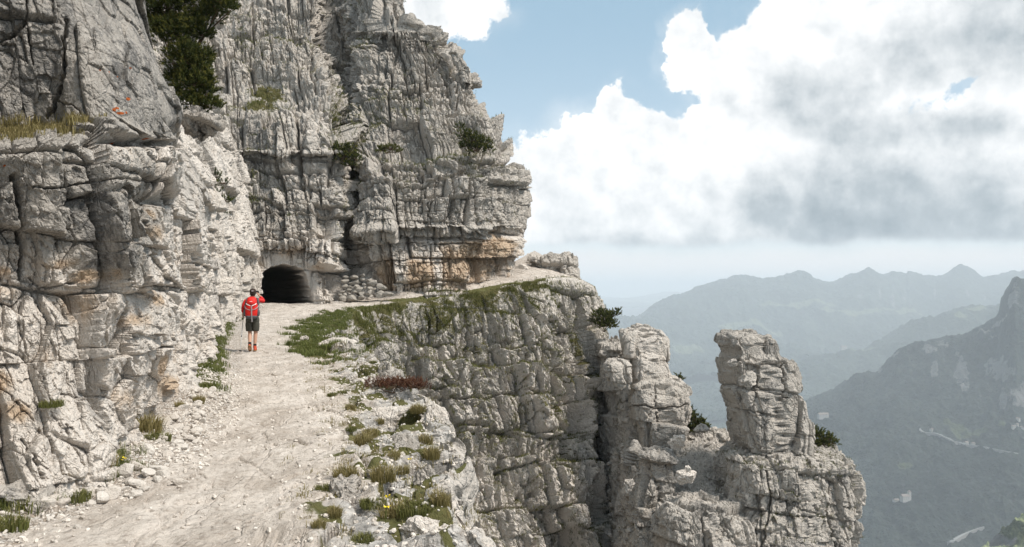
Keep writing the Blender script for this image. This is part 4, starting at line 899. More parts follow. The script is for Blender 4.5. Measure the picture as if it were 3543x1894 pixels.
    P, N = surf(W, m**2, 520, .45); tag(blades('grass', P, .05 + .07*rs.rand(len(P)), 8, .03, M['grass_dry'], .0032, droop=1.2, tipw=.9), kind='stuff')
turf()

# ------------------------------------------------------------------ single grass tufts on the broken edge of the path
def tuft_obj(name, h, n, spread, mat, seed, w=.004, droop=.7):
    st = rs.get_state(); rs.seed(seed)
    a = rs.uniform(0, 6.28, n); rr = spread*np.sqrt(rs.rand(n)); P = np.stack([rr*np.cos(a), rr*np.sin(a)*.85, 0*a], 1)
    ln = np.stack([np.cos(a), np.sin(a), 0*a], 1)*(rr/spread)[:, None]*1.1
    o = blades(name, P, h*(1.15-.55*rr/spread), 1, .004, mat, w, droop=droop*.7, lean=ln, tipw=.8); rs.set_state(st); return o
TUFTS = [  # (px, py, size, kind, label)
    (376,348,.9,'f',"bright green tuft at the bend, farthest along the broken path edge"), (372,361,.9,'f',"low green tuft beside the pale rocks where the path edge starts to bend"), (345,391,1.1,'f',"flat green tuft on the bare path left of the red heather"),
    (332,393,.8,'f',"leftmost low green tuft on the bare rock of the path"), (352,407,.8,'d',"small straw-coloured tuft on the slab below the flat green one"), (371,433,1.1,'d',"round golden tuft on the rock shelf at mid height"),
    (363,441,1.25,'d',"wide bleached tuft in front of the round golden one"), (352,428,.7,'f',"dark green little cushion of grass on the chipped path"), (415,412,1.0,'d',"brown tuft hanging over the edge right of the heather"),
    (425,440,1.1,'d',"tall brown tuft between two pale blocks on the edge"), (432,455,1.1,'d',"shaggy brown tuft on the outermost block"), (395,455,.8,'d',"dry tuft in a crack behind the big rounded block"),
    (346,475,1.2,'d',"arching dry tuft left of the two upright grey stones"), (385,476,1.3,'d',"shaggy dry tuft leaning against the big rounded block"), (372,502,.9,'f',"dark green mat of grass under the yellow flowers"),
    (393,515,1.45,'d',"large dry tuft with yellow flowers above it"), (415,511,1.2,'f',"leafy green tuft with white flecks near the bottom edge"), (325,487,.8,'f',"olive tuft alone on the chipped path"),
    (333,513,.7,'d',"thin brown tuft low on the chipped path"), (362,541,1.0,'f',"bright green cushion at the very bottom of the picture"), (320,528,.6,'d',"flat brown tuft at the bottom left of the broken edge"),
    (403,470,.8,'d',"small tuft in the gap behind the outermost block"), (440,500,.9,'d',"tuft hanging down the grey wall below the edge"), (380,420,.7,'d',"faded tuft at the foot of the pale slab"),
    (206,362,.9,'f',"green tuft at the wall foot nearest the hiker"), (205,384,1.2,'f',"thick green tuft at the wall foot, largest of the strip"), (200,400,1.0,'d',"olive tuft at the wall foot where the grass strip ends"), (180,404,.8,'d',"short tuft against the wall beside a tan stone"),
    (147,428,1.9,'d',"tall brown-green bush of grass against the wall halfway along"), (157,437,1.3,'f',"leafy green tuft beside the tall brown-green one"), (100,465,1.7,'d',"long dry grass hanging over stones at the wall foot"), (122,469,.7,'f',"small green tuft with a yellow flower at the wall foot"),
    (52,490,1.8,'d',"long brown grass in the corner of the wall and the path"), (20,508,1.7,'f',"lush green grass clump at the bottom left"), (72,497,1.2,'f',"green tuft with broad leaves beside pale stones"), (8,530,1.4,'f',"lowest green clump in the bottom left corner"),
    (53,402,.8,'f',"dark green plant in a vertical crack of the wall")]
def tufts():
    lib = {'d': [tuft_obj('grass_tuft', .125, 330, .090, M['grass_dry'], 11, .0026, .9), tuft_obj('grass_tuft', .115, 280, .085, M['grass_dry'], 12, .0026, 1.0)],
           'f': [tuft_obj('grass_tuft', .070, 420, .125, M['grass_mat'], 13, .0028, .9), tuft_obj('grass_tuft', .075, 380, .110, M['grass_mat'], 14, .0028, 1.0)]}
    used = {k: 0 for k in lib}
    for i, (px, py, s, k, lab) in enumerate(TUFTS):
        src = lib[k][i % 2]
        o = src if not src.get('label') else src.copy()
        if o is not src: C.objects.link(o)
        p = hit(NW[2], px, py) if px == 53 else hit(LG['V'], px, py)
        o.location = p; o.scale = (s, s, s); o.rotation_euler = (0, 0, i*2.4)
        tag(o, lab, 'grass', 'grass tufts along the edges of the path')
tufts()

# ------------------------------------------------------------------ dwarf pines and other bushes
def tube(pts, rad, seg=7, close=True):
    """tapered tube through pts -> V, F(quads)"""
    pts = np.asarray(pts, float); n = len(pts); rad = np.broadcast_to(rad, (n,)) if np.ndim(rad) < 2 else rad
    t = np.gradient(pts, axis=0); t /= np.linalg.norm(t, axis=1, keepdims=True)+1e-9
    a = np.where(np.abs(t[:, 2:3]) < .9, np.array([[0, 0, 1.0]]), np.array([[0, 1.0, 0]])); u = np.cross(a, t); u /= np.linalg.norm(u, axis=1, keepdims=True); v = np.cross(t, u)
    th = np.linspace(0, 2*math.pi, seg, endpoint=False)
    V = pts[:, None] + (u[:, None]*np.cos(th)[None, :, None] + v[:, None]*np.sin(th)[None, :, None])*np.asarray(rad)[:, None, None]
    Fq = grid_faces(n, seg, wrap=True)
    return V.reshape(-1, 3), Fq
def join(parts):
    Vs, Fs, o = [], [], 0
    for V, Fq in parts: Vs.append(V); Fs.append(Fq+o); o += len(V)
    return np.concatenate(Vs), np.concatenate(Fs)
def pine(name, base, lobes, nshoot, L, label, cat='bush', group=None, mat='needles', nn=34, needle=.055, seed=1, nw=.0045, up=.55):
    """base: world point the stem grows from; lobes: (centre xyz, radii xyz). Every shoot is a brush of needles."""
    r = np.random.RandomState(seed); base = np.array(base, float)
    root = tag(empty(name, base), label, cat, group)
    lc = np.array([l[0] for l in lobes], float); lr = np.array([l[1] for l in lobes], float)
    vol = lr.prod(1)**.7; k = r.choice(len(lobes), nshoot, p=vol/vol.sum())
    d = r.normal(size=(nshoot, 3)); d /= np.linalg.norm(d, axis=1, keepdims=True); d[:, 2] = np.where(d[:, 2] < -.35, -d[:, 2], d[:, 2])
    S = lc[k] + d*lr[k]*(r.rand(nshoot, 1)**.45)
    dirs = d*.8 + np.array([0, 0, up]) + r.normal(0, .3, (nshoot, 3)); dirs /= np.linalg.norm(dirs, axis=1, keepdims=True)
    ln = L*r.uniform(.6, 1.3, nshoot)
    # needles
    n = nshoot*nn; t = r.rand(nshoot, nn); A = np.repeat(S, nn, 0) + np.repeat(dirs*ln[:, None], nn, 0)*t.reshape(-1, 1)
    rnd = r.normal(size=(n, 3)); nd = np.repeat(dirs, nn, 0)*.75 + rnd*.55; nd /= np.linalg.norm(nd, axis=1, keepdims=True)
    sd = np.cross(nd, r.normal(size=(n, 3))); sd /= np.linalg.norm(sd, axis=1, keepdims=True)
    nl = needle*r.uniform(.7, 1.25, n)*(1.1-.35*t.ravel())
    V = np.stack([A-sd*nw, A+sd*nw, A+nd*nl[:, None]], 1).reshape(-1, 3); Fc = np.arange(n*3).reshape(-1, 3)
    tone = np.clip(r.normal(.45, .22, nshoot), 0, 1)
    tipv = np.repeat((t > .62).ravel()*np.repeat(r.rand(nshoot)**1.3, nn), 3)
    mesh_from('crown', V-base, Fc, M[mat], {'rnd': np.repeat(np.repeat(tone, nn), 3), 'tip': tipv}, parent=root)
    # stems
    parts = []
    for l in lobes:
        c = np.array(l[0], float); mid = (base+c)/2 + r.normal(0, .06, 3)*np.linalg.norm(c-base) + np.array([0, 0, -.05*np.linalg.norm(c-base)])
        w = max(.010, .013*np.linalg.norm(c-base)); parts.append(tube(catmull([base, mid, c], np.linspace(0, 2, 9)), np.linspace(w, w*.35, 9), 6))
    for j in range(0, nshoot, max(1, nshoot//160)):
        c = lc[k[j]]; parts.append(tube(np.array([c, (c+S[j])/2+r.normal(0, .03, 3), S[j]]), np.array([.010, .007, .004])*L/.16, 4))
    V, Fq = join(parts); mesh_from('trunk', V-base, Fq, M['bark'], smooth=True, parent=root)
    return root
def lobes_at(Y, L, depth=.8):
    """picture-traced clumps (px,py,r px, dY) -> world lobes"""
    out = []
    for px, py, r, dy in L:
        w = r*Y/FPX; out.append((pt(px, py, Y+dy), (w, w*depth, w*.9)))
    return out
def bushes():
    Y = 20.5
    pine('pine_bush', pt(176,70,22.0), lobes_at(Y, [(168,8,30,.2),(150,-6,24,.4),(196,-4,26,.3),(222,2,12,0),(231,10,8,0),(172,38,24,.1),(160,24,16,.4),(190,30,18,.2),(184,62,21,0),(199,70,12,.1),(181,80,14,.2),(194,86,18,-.1),(204,82,9,0),(191,104,13,-.1),(206,106,11,-.1),(217,108,7,-.1),(198,115,8,0),(209,20,13,.3),(214,10,14,.2),(204,36,10,.3),(203,58,10,.2),(207,94,10,.1),(178,96,9,.2)]) , 3000, .19, 'large dark green pine bush hanging over the rock corner at the top', mat='needles', nn=40, needle=.085, seed=5, nw=.010, group='pine bushes on the rocks')
    G1 = 'pine bushes on the rocks'
    pine('pine_bush', pt(217,211,33.4), lobes_at(32.6, [(215,178,6,0),(211,186,6,.1),(223,184,5,0),(216,196,7,0),(226,202,6,0),(212,206,6,0),(219,212,6,0)]), 110, .22, 'sparse young pine with open branches rooted in the wall left of the tunnel', nn=34, needle=.10, seed=6, nw=.011, group=G1)
    pine('pine_bush', pt(346,163,58), lobes_at(57.0, [(334,152,7,0),(342,150,9,0),(350,154,9,0),(344,159,10,0),(355,160,7,0),(336,159,6,.2),(348,166,6,0)]), 330, .26, 'dark pine bush in the gully between the tunnel cliff and the buttress', nn=34, needle=.15, seed=7, nw=.018, group=G1)
    pine('pine_bush', pt(474,153,60), lobes_at(59.3, [(464,136,8,0),(472,142,11,0),(482,146,10,0),(489,150,6,0),(460,128,5,.2),(476,151,10,0),(464,147,7,0)]), 380, .26, 'pine bush on the ledge near the right skyline of the buttress', nn=34, needle=.15, seed=8, nw=.018, group=G1)
    pine('pine_bush', pt(604,332,65.5), lobes_at(64.8, [(598,316,7,0),(606,318,8,0),(613,316,6,0),(617,313,4,0),(600,326,8,0),(609,326,9,0),(595,322,5,.3)]), 330, .30, 'spiky pine bush growing behind the flat top of the precipice', nn=34, needle=.16, seed=9, nw=.019, group=G1)
    pine('pine_bush', pt(695,432,56.5), lobes_at(56.0, [(688,412,6,0),(692,420,9,0),(700,426,8,0),(705,430,6,0),(686,422,7,0),(695,430,9,0),(684,430,6,0)]), 300, .26, 'rounded pine bush on the saddle left of the pinnacle', nn=34, needle=.15, seed=10, nw=.018, group=G1)
    pine('pine_bush', pt(816,448,51.5), lobes_at(51.0, [(806,438,8,0),(816,436,9,0),(826,440,8,0),(833,444,5,0),(812,446,9,0),(824,447,8,0)]), 320, .26, 'rounded dark pine bush at the right foot of the pinnacle', nn=34, needle=.14, seed=11, nw=.017, group=G1)
    pine('pine_bush', pt(680,385,59.5), lobes_at(59.2, [(681,380,3,0),(678,377,3,0)]), 34, .22, 'tiny pine sprig on the outer edge of the outcrop', nn=30, needle=.14, seed=12, nw=.017, group=G1)
    pine('low_bush', hit(BT[2],388,152), lobes_at(56.4, [(382,151,6,0),(391,150,7,0),(399,152,5,0)]), 150, .18, 'low mossy bush on the ledge halfway up the buttress', nn=30, needle=.11, seed=13, nw=.016, mat='grass')
    p = hit(LG['V'], 392, 394); Yb = float(p[1])
    pine('heather_bush', p, [((p[0]+dx, p[1]+dy, p[2]+.10), (.26, .22, .10)) for dx, dy in ((-.26, .1), (.05, 0), (.34, -.1), (-.05, .25), (.2, .25))], 420, .07, 'low cushion of rust-red heather on the path edge', cat='heather', nn=26, needle=.03, seed=14, nw=.004, mat='heather', up=1.2)
    # flowers
    for k, (px, py, h, lab) in enumerate([(385,510,.16,'yellow flower head on a stalk above the large dry tuft, upper one'), (384,516,.12,'yellow flower head just below the other one over the large dry tuft'), (122,462,.10,'tiny yellow flower by stones at the wall foot'), (411,464,.10,'small yellow flower on the outer blocks of the path edge')]):
        p = hit(LG['V'], px, py+6); root = tag(empty('yellow_flower', p), lab, 'flower', 'yellow flowers beside the path')
        V, Fq = tube(np.array([(0, 0, -.02), (.005, 0, h*.5), (.012, .004, h)]), [.003, .003, .002], 5); mesh_from('stem', V, Fq, M['grass_fresh'], {'rnd': 0*V[:, 0]+.5, 'tip': 0*V[:, 0]}, parent=root)
        r = np.random.RandomState(40+k); c = np.array([.012, .004, h]); pet = []
        for j in range(9):
            a = j*2.4; d = np.array([math.cos(a), math.sin(a), .5]); s_ = np.array([-math.sin(a), math.cos(a), 0])
            o_ = c + np.array([r.normal(0, .008), r.normal(0, .008), r.normal(0, .006)])
            pet.append((np.array([o_, o_+d*.012+s_*.008, o_+d*.024, o_+d*.012-s_*.008]), np.array([[0, 1, 2, 3]])))
        V, Fq = join(pet); mesh_from('petals', V, Fq, M['yellow'], parent=root)
M['yellow'] = simple('yellow_petal', (.75, .58, .03), .6, .1)
bushes()
# ------------------------------------------------------------------ loose stones
def stone_geo(seed, sub=2, flat=.62):
    bm = bmesh.new(); bmesh.ops.create_icosphere(bm, subdivisions=sub, radius=1.0)
    V = np.array([v.co[:] for v in bm.verts], F32); Fc = np.array([[v.index for v in f.verts] for f in bm.faces]); bm.free()
    r = np.random.RandomState(seed); dirs = r.normal(size=(11, 3)); dirs /= np.linalg.norm(dirs, axis=1, keepdims=True); cut = r.uniform(.48, .86, 11)
    for d, c in zip(dirs, cut):                       # cleave: flatten everything beyond a few planes
        h = V@d; V = V - np.outer(np.maximum(h-c, 0), d)
    V = V*np.array([1.0, r.uniform(.6, .9), flat*r.uniform(.75, 1.2)]) + .05*fbm(V*2.2+seed, 3, .6, seed)[:, None]*V
    return V.astype(F32), Fc
def stone_mat(name, lo, hi):
    m, n, b = new_mat(name, .9); P = n.new('ShaderNodeTexCoord').outputs['Object']; oi = n.new('ShaderNodeObjectInfo').outputs['Random']
    f = n.noise(P, 2.2, 6, .7); g = n.noise(P, 9, 4, .7)
    col = n.mix(n.math('ADD', n.math('MULTIPLY', f, .6), n.math('MULTIPLY', n.math('MAXIMUM', oi, n.attr('rnd')), .4)), lo, hi)
    col = n.mix(n.math('MULTIPLY', n.rng(g, .52, .68), .5), col, tuple(c*.4 for c in lo))
    n.l.new(col, b.inputs['Base Color'])
    bp = n.new('ShaderNodeBump'); bp.inputs['Strength'].default_value = .5; bp.inputs['Distance'].default_value = .15
    n.l.new(n.math('ADD', f, n.math('MULTIPLY', g, .5)), bp.inputs['Height']); n.l.new(bp.outputs[0], b.inputs['Normal'])
    return m
M['stone'] = stone_mat('pale_stone', (.42, .36, .30), (.76, .72, .66))
M['stone_dark'] = stone_mat('wall_stone', (.15, .135, .115), (.40, .37, .325))
M['stone_grey'] = stone_mat('grey_stone', (.26, .235, .205), (.58, .535, .48))
SG = [stone_geo(900+k, 2) for k in range(8)]; SGl = [stone_geo(950+k, 1) for k in range(8)]
def rotm(r, tilt=.5):
    a, b, c = r.uniform(0, 6.28), r.normal(0, tilt), r.normal(0, tilt)
    return np.array((Matrix.Rotation(a, 3, 'Z') @ Matrix.Rotation(b, 3, 'X') @ Matrix.Rotation(c, 3, 'Y')))
def rubble(name, P, size, mat, seed, geo=None):
    """countless small chips as one mesh"""
    r = np.random.RandomState(seed); geo = geo or SGl; parts, rnd = [], []
    for p, s in zip(P, size):
        V, Fc = geo[r.randint(len(geo))]; W = (V*s)@rotm(r).T + p + np.array([0, 0, s*.22]); parts.append((W, Fc)); rnd.append(np.full(len(V), r.rand()))
    V, Fc = join(parts); return tag(mesh_from(name, V, Fc, mat, {'rnd': np.concatenate(rnd)}), kind='stuff')
def stones():
    V, tt, ss, drop, edge = (LG[k] for k in ('V', 'tt', 'ss', 'drop', 'edge')); q = V
    libs = []
    for k in range(8):
        libs.append(None)
    def put(P, sizes, label, group, mat, k0):
        for i, (p, s) in enumerate(zip(P, sizes)):
            k = (i+k0) % 8; key = (k, mat)
            if key not in lib: 
                o = mesh_from('stone', *SG[k], M[mat], {'rnd': np.zeros(len(SG[k][0]))}); lib[key] = o
            else: o = lib[key].copy(); C.objects.link(o)
            o.location = (p[0], p[1], p[2]+s*.28); o.scale = (s, s, s); o.rotation_euler = (rs.normal(0, .22), rs.normal(0, .22), rs.uniform(0, 6.28))
            tag(o, label, 'stone', group)
    lib = {}
    wallfoot = ((tt > .02) & (tt < .22) & (ss > 2.6) & (ss < 5.3) & (drop == 0))*sst(tt, .24, .05)
    P, N = surf(V, wallfoot, 120); put(P, .034 + .072*rs.rand(120)**2, 'pale angular stone in the loose band of rubble along the foot of the wall', 'pale stones along the foot of the wall', 'stone', 0)
    cornr = ((tt > -.02) & (tt < .34) & (ss > 1.9) & (ss < 2.75) & (drop == 0))*sst(tt, .36, .08)
    P, N = surf(V, cornr, 50); put(P, .045 + .07*rs.rand(50)**2, 'pale stone among the grass and rubble in the bottom left corner', 'pale stones in the bottom left corner', 'stone', 3)
    broken = ((edge < 1.5) & (ss > 2) & (ss < 5.6) & (drop == 0))*1.0
    P, N = surf(V, broken, 75); put(P, .022 + .05*rs.rand(75)**2.4, 'loose stone chip on the broken outer edge of the path', 'loose stones on the outer edge of the path', 'stone', 5)
    farst = ((tt > .05) & (tt < 1) & (ss > 7) & (ss < 10.5) & (drop == 0))*sst(np.abs(tt-.5), .3, .5)
    P, N = surf(V, farst, 35); put(P, .05 + .07*rs.rand(35)**2, 'small pale stone lying by the grass near the tunnel mouth', 'small stones near the tunnel mouth', 'stone', 2)
    # the rest: gravel
    w = ((ss > 1.6) & (ss < 6) & (drop == 0))*(sst(tt, .32, .06) + .38*sst(edge, 1.8, .5) + .07)
    P, N = surf(V, w*(tt > 0), 9000); rubble('gravel', P, .008 + .030*rs.rand(len(P))**2.5, M['stone'], 21)
    w = ((ss > 5.5) & (ss < 11.5) & (drop == 0) & (tt > 0))*(.10 + .9*sst(tt, .22, .05) + .35*sst(tt, .72, .95))
    P, N = surf(V, w, 2600); rubble('gravel', P, .012 + .04*rs.rand(len(P))**2.5, M['stone'], 22)
    W = BD['scree']; P, N = surf(W, np.ones(W.shape[:2]), 3200); rubble('rubble', P, .06 + .34*rs.rand(len(P))**3.2, M['stone_grey'], 23)
    W = BD['mound']; Vn = grid_normals(W, wrap=True); P, N = surf(W, (np.abs(Vn[..., 2]) > .62)*1.0, 900); rubble('rubble', P, .05 + .24*rs.rand(len(P))**3, M['stone_grey'], 24)
    # boulders one can point at
    def boulder(name, px, py, Y, wpx, hpx, seed, label, mat='stone_grey', rz=0.0, sub=4, tilt=0.0, on=None):
        Vg, Fg = stone_geo(seed, sub, .95); w, h = wpx*Y/FPX/2, hpx*Y/FPX/2
        ex = np.ptp(Vg, axis=0)/2; Vg = (Vg-(Vg.max(0)+Vg.min(0))/2)/ex*np.array([w, min(w, h*1.3)*.9, h])
        Nn = Vg/np.linalg.norm(Vg, axis=1, keepdims=True); d = rock(Vg + seed*3.1, min(w, h)*1.0, blocks=[((w*.9, w*.9, h*.8), .06*h, .2*h, .025*h, .14*h)], chips=[((w*.3, w*.3, h*.35), .02*h, .12*h, .08, .04*h)], seed=seed, rough=.035)
        Vg = Vg + Nn*d[:, None]
        o = mesh_from(name, Vg, Fg, M['rock_near' if Y < 20 else 'rock_bowl'], {'warm': np.full(len(Vg), .42 if mat == 'stone_grey' else .9), 'ochre': 0*Vg[:, 0], 'veg': 0*Vg[:, 0]-.35})
        p = pt(px, py, Y); o.location = p; o.rotation_euler = (0, tilt, rz); tag(o, label, 'boulder'); return o
    boulder('boulder', 518, 268.5, 66, 20, 9, 31, 'pale flat boulder beside the far end of the path below the buttress', 'stone')
    boulder('boulder', 389, 385, 13.6, 30, 34, 32, 'dark squarish boulder standing just behind the red heather')
    boulder('boulder', 371, 388, 14.2, 22, 20, 33, 'pale square-edged boulder on the path edge left of the dark one', 'stone')
    boulder('boulder', 407, 462, 8.6, 42, 50, 34, 'big rounded grey boulder on the outer edge of the path', rz=.4)
    boulder('boulder', 424, 486, 7.8, 26, 40, 35, 'upright split boulder below the big rounded one')
    boulder('boulder', 379, 484, 7.5, 30, 38, 36, 'grey boulder leaning left of the big rounded one', tilt=.3)
    boulder('boulder', 343, 489, 6.9, 34, 30, 37, 'bluish grey slabby boulder sitting on the chipped path', tilt=-.2)
    boulder('boulder', 352, 503, 6.6, 30, 26, 38, 'low grey boulder in front of the slabby one', rz=.8)
    boulder('boulder', 418, 536, 5.9, 52, 40, 39, 'broad pale boulder at the bottom of the picture on the edge', 'stone')
    boulder('boulder', 395, 420, 10.8, 48, 26, 40, 'long pale boulder with a rounded top at the edge behind the tufts', 'stone')
    boulder('boulder', 432, 425, 10.2, 22, 44, 41, 'tall pale block crowning the grey wall of the edge', 'stone')
    boulder('boulder', 340, 345, 24, 44, 16, 42, 'pale rounded boulder in the grass at the bend of the path', 'stone')
    boulder('boulder', 352, 353, 22.5, 26, 20, 43, 'bluish boulder low on the right of the bend')
    boulder('boulder', 304, 338, 26.0, 9, 5, 44, 'single pale stone in the turf right of the hiker', 'stone')
    boulder('boulder', 146, 443, 9.0, 20, 17, 45, 'pale pointed boulder leaning against the wall foot beside the brown grass', 'stone', tilt=.5)
    boulder('boulder', 136, 461, 8.0, 20, 12, 46, 'rounded tan boulder among the stones at the wall foot', 'stone')
    boulder('boulder', 192, 407, 11.9, 11, 8, 47, 'small tan boulder at the end of the wall-foot grass', 'stone')
    boulder('boulder', 18, 497, 6.3, 60, 40, 48, 'rough grey boulder in the corner behind the green grass')
    boulder('boulder', 748, 379, 48, 17, 16, 49, 'cube-shaped boulder lying on the shoulder of the pinnacle')
    boulder('boulder', 733, 345+18, 48.3, 12, 9, 50, 'small wedge boulder left of the cube on the pinnacle')
    boulder('boulder', 676, 443, 50.5, 18, 16, 51, 'pale boulder on top of the scree left of the pinnacle', 'stone')
    boulder('boulder', 702, 428, 53, 15, 10, 52, 'brown block at the lip of the saddle')
    boulder('boulder', 686, 476, 47.6, 20, 18, 53, 'large pale boulder in the middle of the scree', 'stone')
    boulder('boulder', 628, 487, 49.5, 12, 18, 54, 'grey boulder wedged low in the brown cleft')
    # dry stone wall at the foot of the gully
    root = tag(empty('dry_stone_wall', pt(362, 300, 56.2)), 'low rough dry stone wall built up right of the tunnel', 'stone wall')
    b0 = np.array(pt(362, 300, 56.2)); parts = []; r = np.random.RandomState(77); rn = []
    for row in range(6):
        x = 337 + row*1.2; y = 299.5 - row*4.2 - .0*x
        while x < 386 - row*4.5:
            w = r.uniform(4.5, 12); Vg, Fg = SG[r.randint(8)]; s = w*.0353*1.1
            c = np.array(pt(x+w/2, y - (x-337)*.10 + r.normal(0, .8), 56.3 + row*.12 - .012*(x-337)))
            parts.append(((Vg*np.array([s*1.25, s, s*1.0]))@rotm(r, .15).T + c - b0, Fg)); rn.append(np.full(len(Vg), r.rand())); x += w*.92
    Vg, Fg = join(parts); mesh_from('stones', Vg, Fg, M['stone_dark'], {'rnd': np.concatenate(rn)}, parent=root)
stones()
# ------------------------------------------------------------------ the hiker, walking away up the path
M['skin'] = simple('skin', (.46, .27, .19), .55, .08, 30)
M['hair'] = simple('dark_hair', (.03, .022, .016), .6, .2, 60)
M['red'] = simple('red_shell_fabric', (.52, .022, .020), .65, .12, 14)
M['red_pack'] = simple('red_pack_fabric', (.62, .022, .016), .6, .10, 14)
M['grey_fab'] = simple('grey_fabric', (.095, .092, .098), .8, .2, 20)
M['shorts'] = simple('olive_grey_cloth', (.062, .060, .048), .9, .25, 14)
M['black'] = simple('black_cloth', (.012, .012, .013), .8, .2, 20)
M['webbing'] = simple('grey_webbing', (.30, .28, .28), .8, .1, 30)
M['white'] = simple('white_print', (.75, .74, .72), .6, .03, 10)
M['orange'] = simple('orange_red_leather', (.50, .075, .035), .6, .12, 20)
M['sole'] = simple('tan_rubber', (.30, .16, .07), .8, .1, 30)
M['alu'] = simple('worn_aluminium', (.55, .54, .52), .35, .06, 20, .9)
def skin_obj(name, verts, edges, radii, mat, parent, root_i=0, sub=2):
    me = bpy.data.meshes.new(name); me.from_pydata([tuple(v) for v in verts], edges, []); me.update()
    o = bpy.data.objects.new(name, me); C.objects.link(o); o.parent = parent
    sk = o.modifiers.new('skin', 'SKIN'); sk.use_smooth_shade = True; sk.branch_smoothing = .3
    if not me.skin_vertices: me.attributes  # the modifier adds the layer
    lay = me.skin_vertices[0].data
    for i, r in enumerate(radii): lay[i].radius = (r, r) if not isinstance(r, tuple) else r; lay[i].use_root = (i == root_i)
    sb = o.modifiers.new('smooth', 'SUBSURF'); sb.levels = sb.render_levels = sub
    me.materials.append(mat); return o
class Chain:
    def __init__(s): s.v = []; s.e = []; s.r = []
    def add(s, p, r, to=None):
        s.v.append(p); s.r.append(r); i = len(s.v)-1
        if to is not None: s.e.append((to, i))
        return i
    def path(s, pts, start=None):
        last = start; ids = []
        for p, r in pts: last = s.add(p, r, last); ids.append(last)
        return ids
def loft(rings, seg=24, cap=True):
    """rings: (centre, rx, ry) stacked along z or along a bent axis, with superellipse cross sections"""
    th = np.linspace(0, 2*math.pi, seg, endpoint=False); e = 2/2.5
    cx = np.sign(np.cos(th))*np.abs(np.cos(th))**e; cy = np.sign(np.sin(th))*np.abs(np.sin(th))**e
    V = np.concatenate([np.stack([c[0]+rx*cx, c[1]+ry*cy, c[2]+0*cx], 1) for c, rx, ry in rings]); n = len(rings)
    Fq = grid_faces(n, seg, wrap=True)
    if cap:
        V = np.concatenate([V, [rings[0][0], rings[-1][0]]]); a, b = n*seg, n*seg+1
        j = np.arange(seg); j2 = (j+1) % seg
        Fq = np.concatenate([Fq, np.stack([0*j+a, j2, j, j], 1)[:, [0, 1, 2, 2]], np.stack([0*j+b, (n-1)*seg+j, (n-1)*seg+j2, (n-1)*seg+j2], 1)])
    return V, Fq
def add_loft(name, rings, mat, parent, seg=24, sub=1, wrinkle=0.0):
    th = loft(rings, seg); V, Fq = th
    if wrinkle: 
        V = V + wrinkle*np.stack([fbm(V*14+3, 3, .5, 7), fbm(V*14+9, 3, .5, 8), 0*V[:, 0]], 1)
    me = bpy.data.meshes.new(name); fs = [tuple(dict.fromkeys(map(int, f))) for f in Fq]
    me.from_pydata([tuple(map(float, v)) for v in V], [], fs); me.update(); me.materials.append(mat)
    for p in me.polygons: p.use_smooth = True
    o = bpy.data.objects.new(name, me); C.objects.link(o); o.parent = parent
    if sub: sb = o.modifiers.new('smooth', 'SUBSURF'); sb.levels = sb.render_levels = sub
    return o
def strip(name, pts, w, t, mat, parent, nrm=(0, -1, 0)):
    """flat strap along pts"""
    pts = np.asarray(pts, float); tg = np.gradient(pts, axis=0); tg /= np.linalg.norm(tg, axis=1, keepdims=True); nr = np.array(nrm, float)
    sd = np.cross(tg, nr); sd /= np.linalg.norm(sd, axis=1, keepdims=True)+1e-9; up = np.cross(sd, tg)
    V = np.stack([pts-sd*w-up*t, pts+sd*w-up*t, pts+sd*w+up*t, pts-sd*w+up*t], 1).reshape(-1, 3)
    Fq = grid_faces(len(pts), 4, wrap=True); Fq = np.concatenate([Fq, [[3, 2, 1, 0]], [[len(V)-4, len(V)-3, len(V)-2, len(V)-1]]])
    return mesh_from(name, V, Fq, mat, parent=parent)
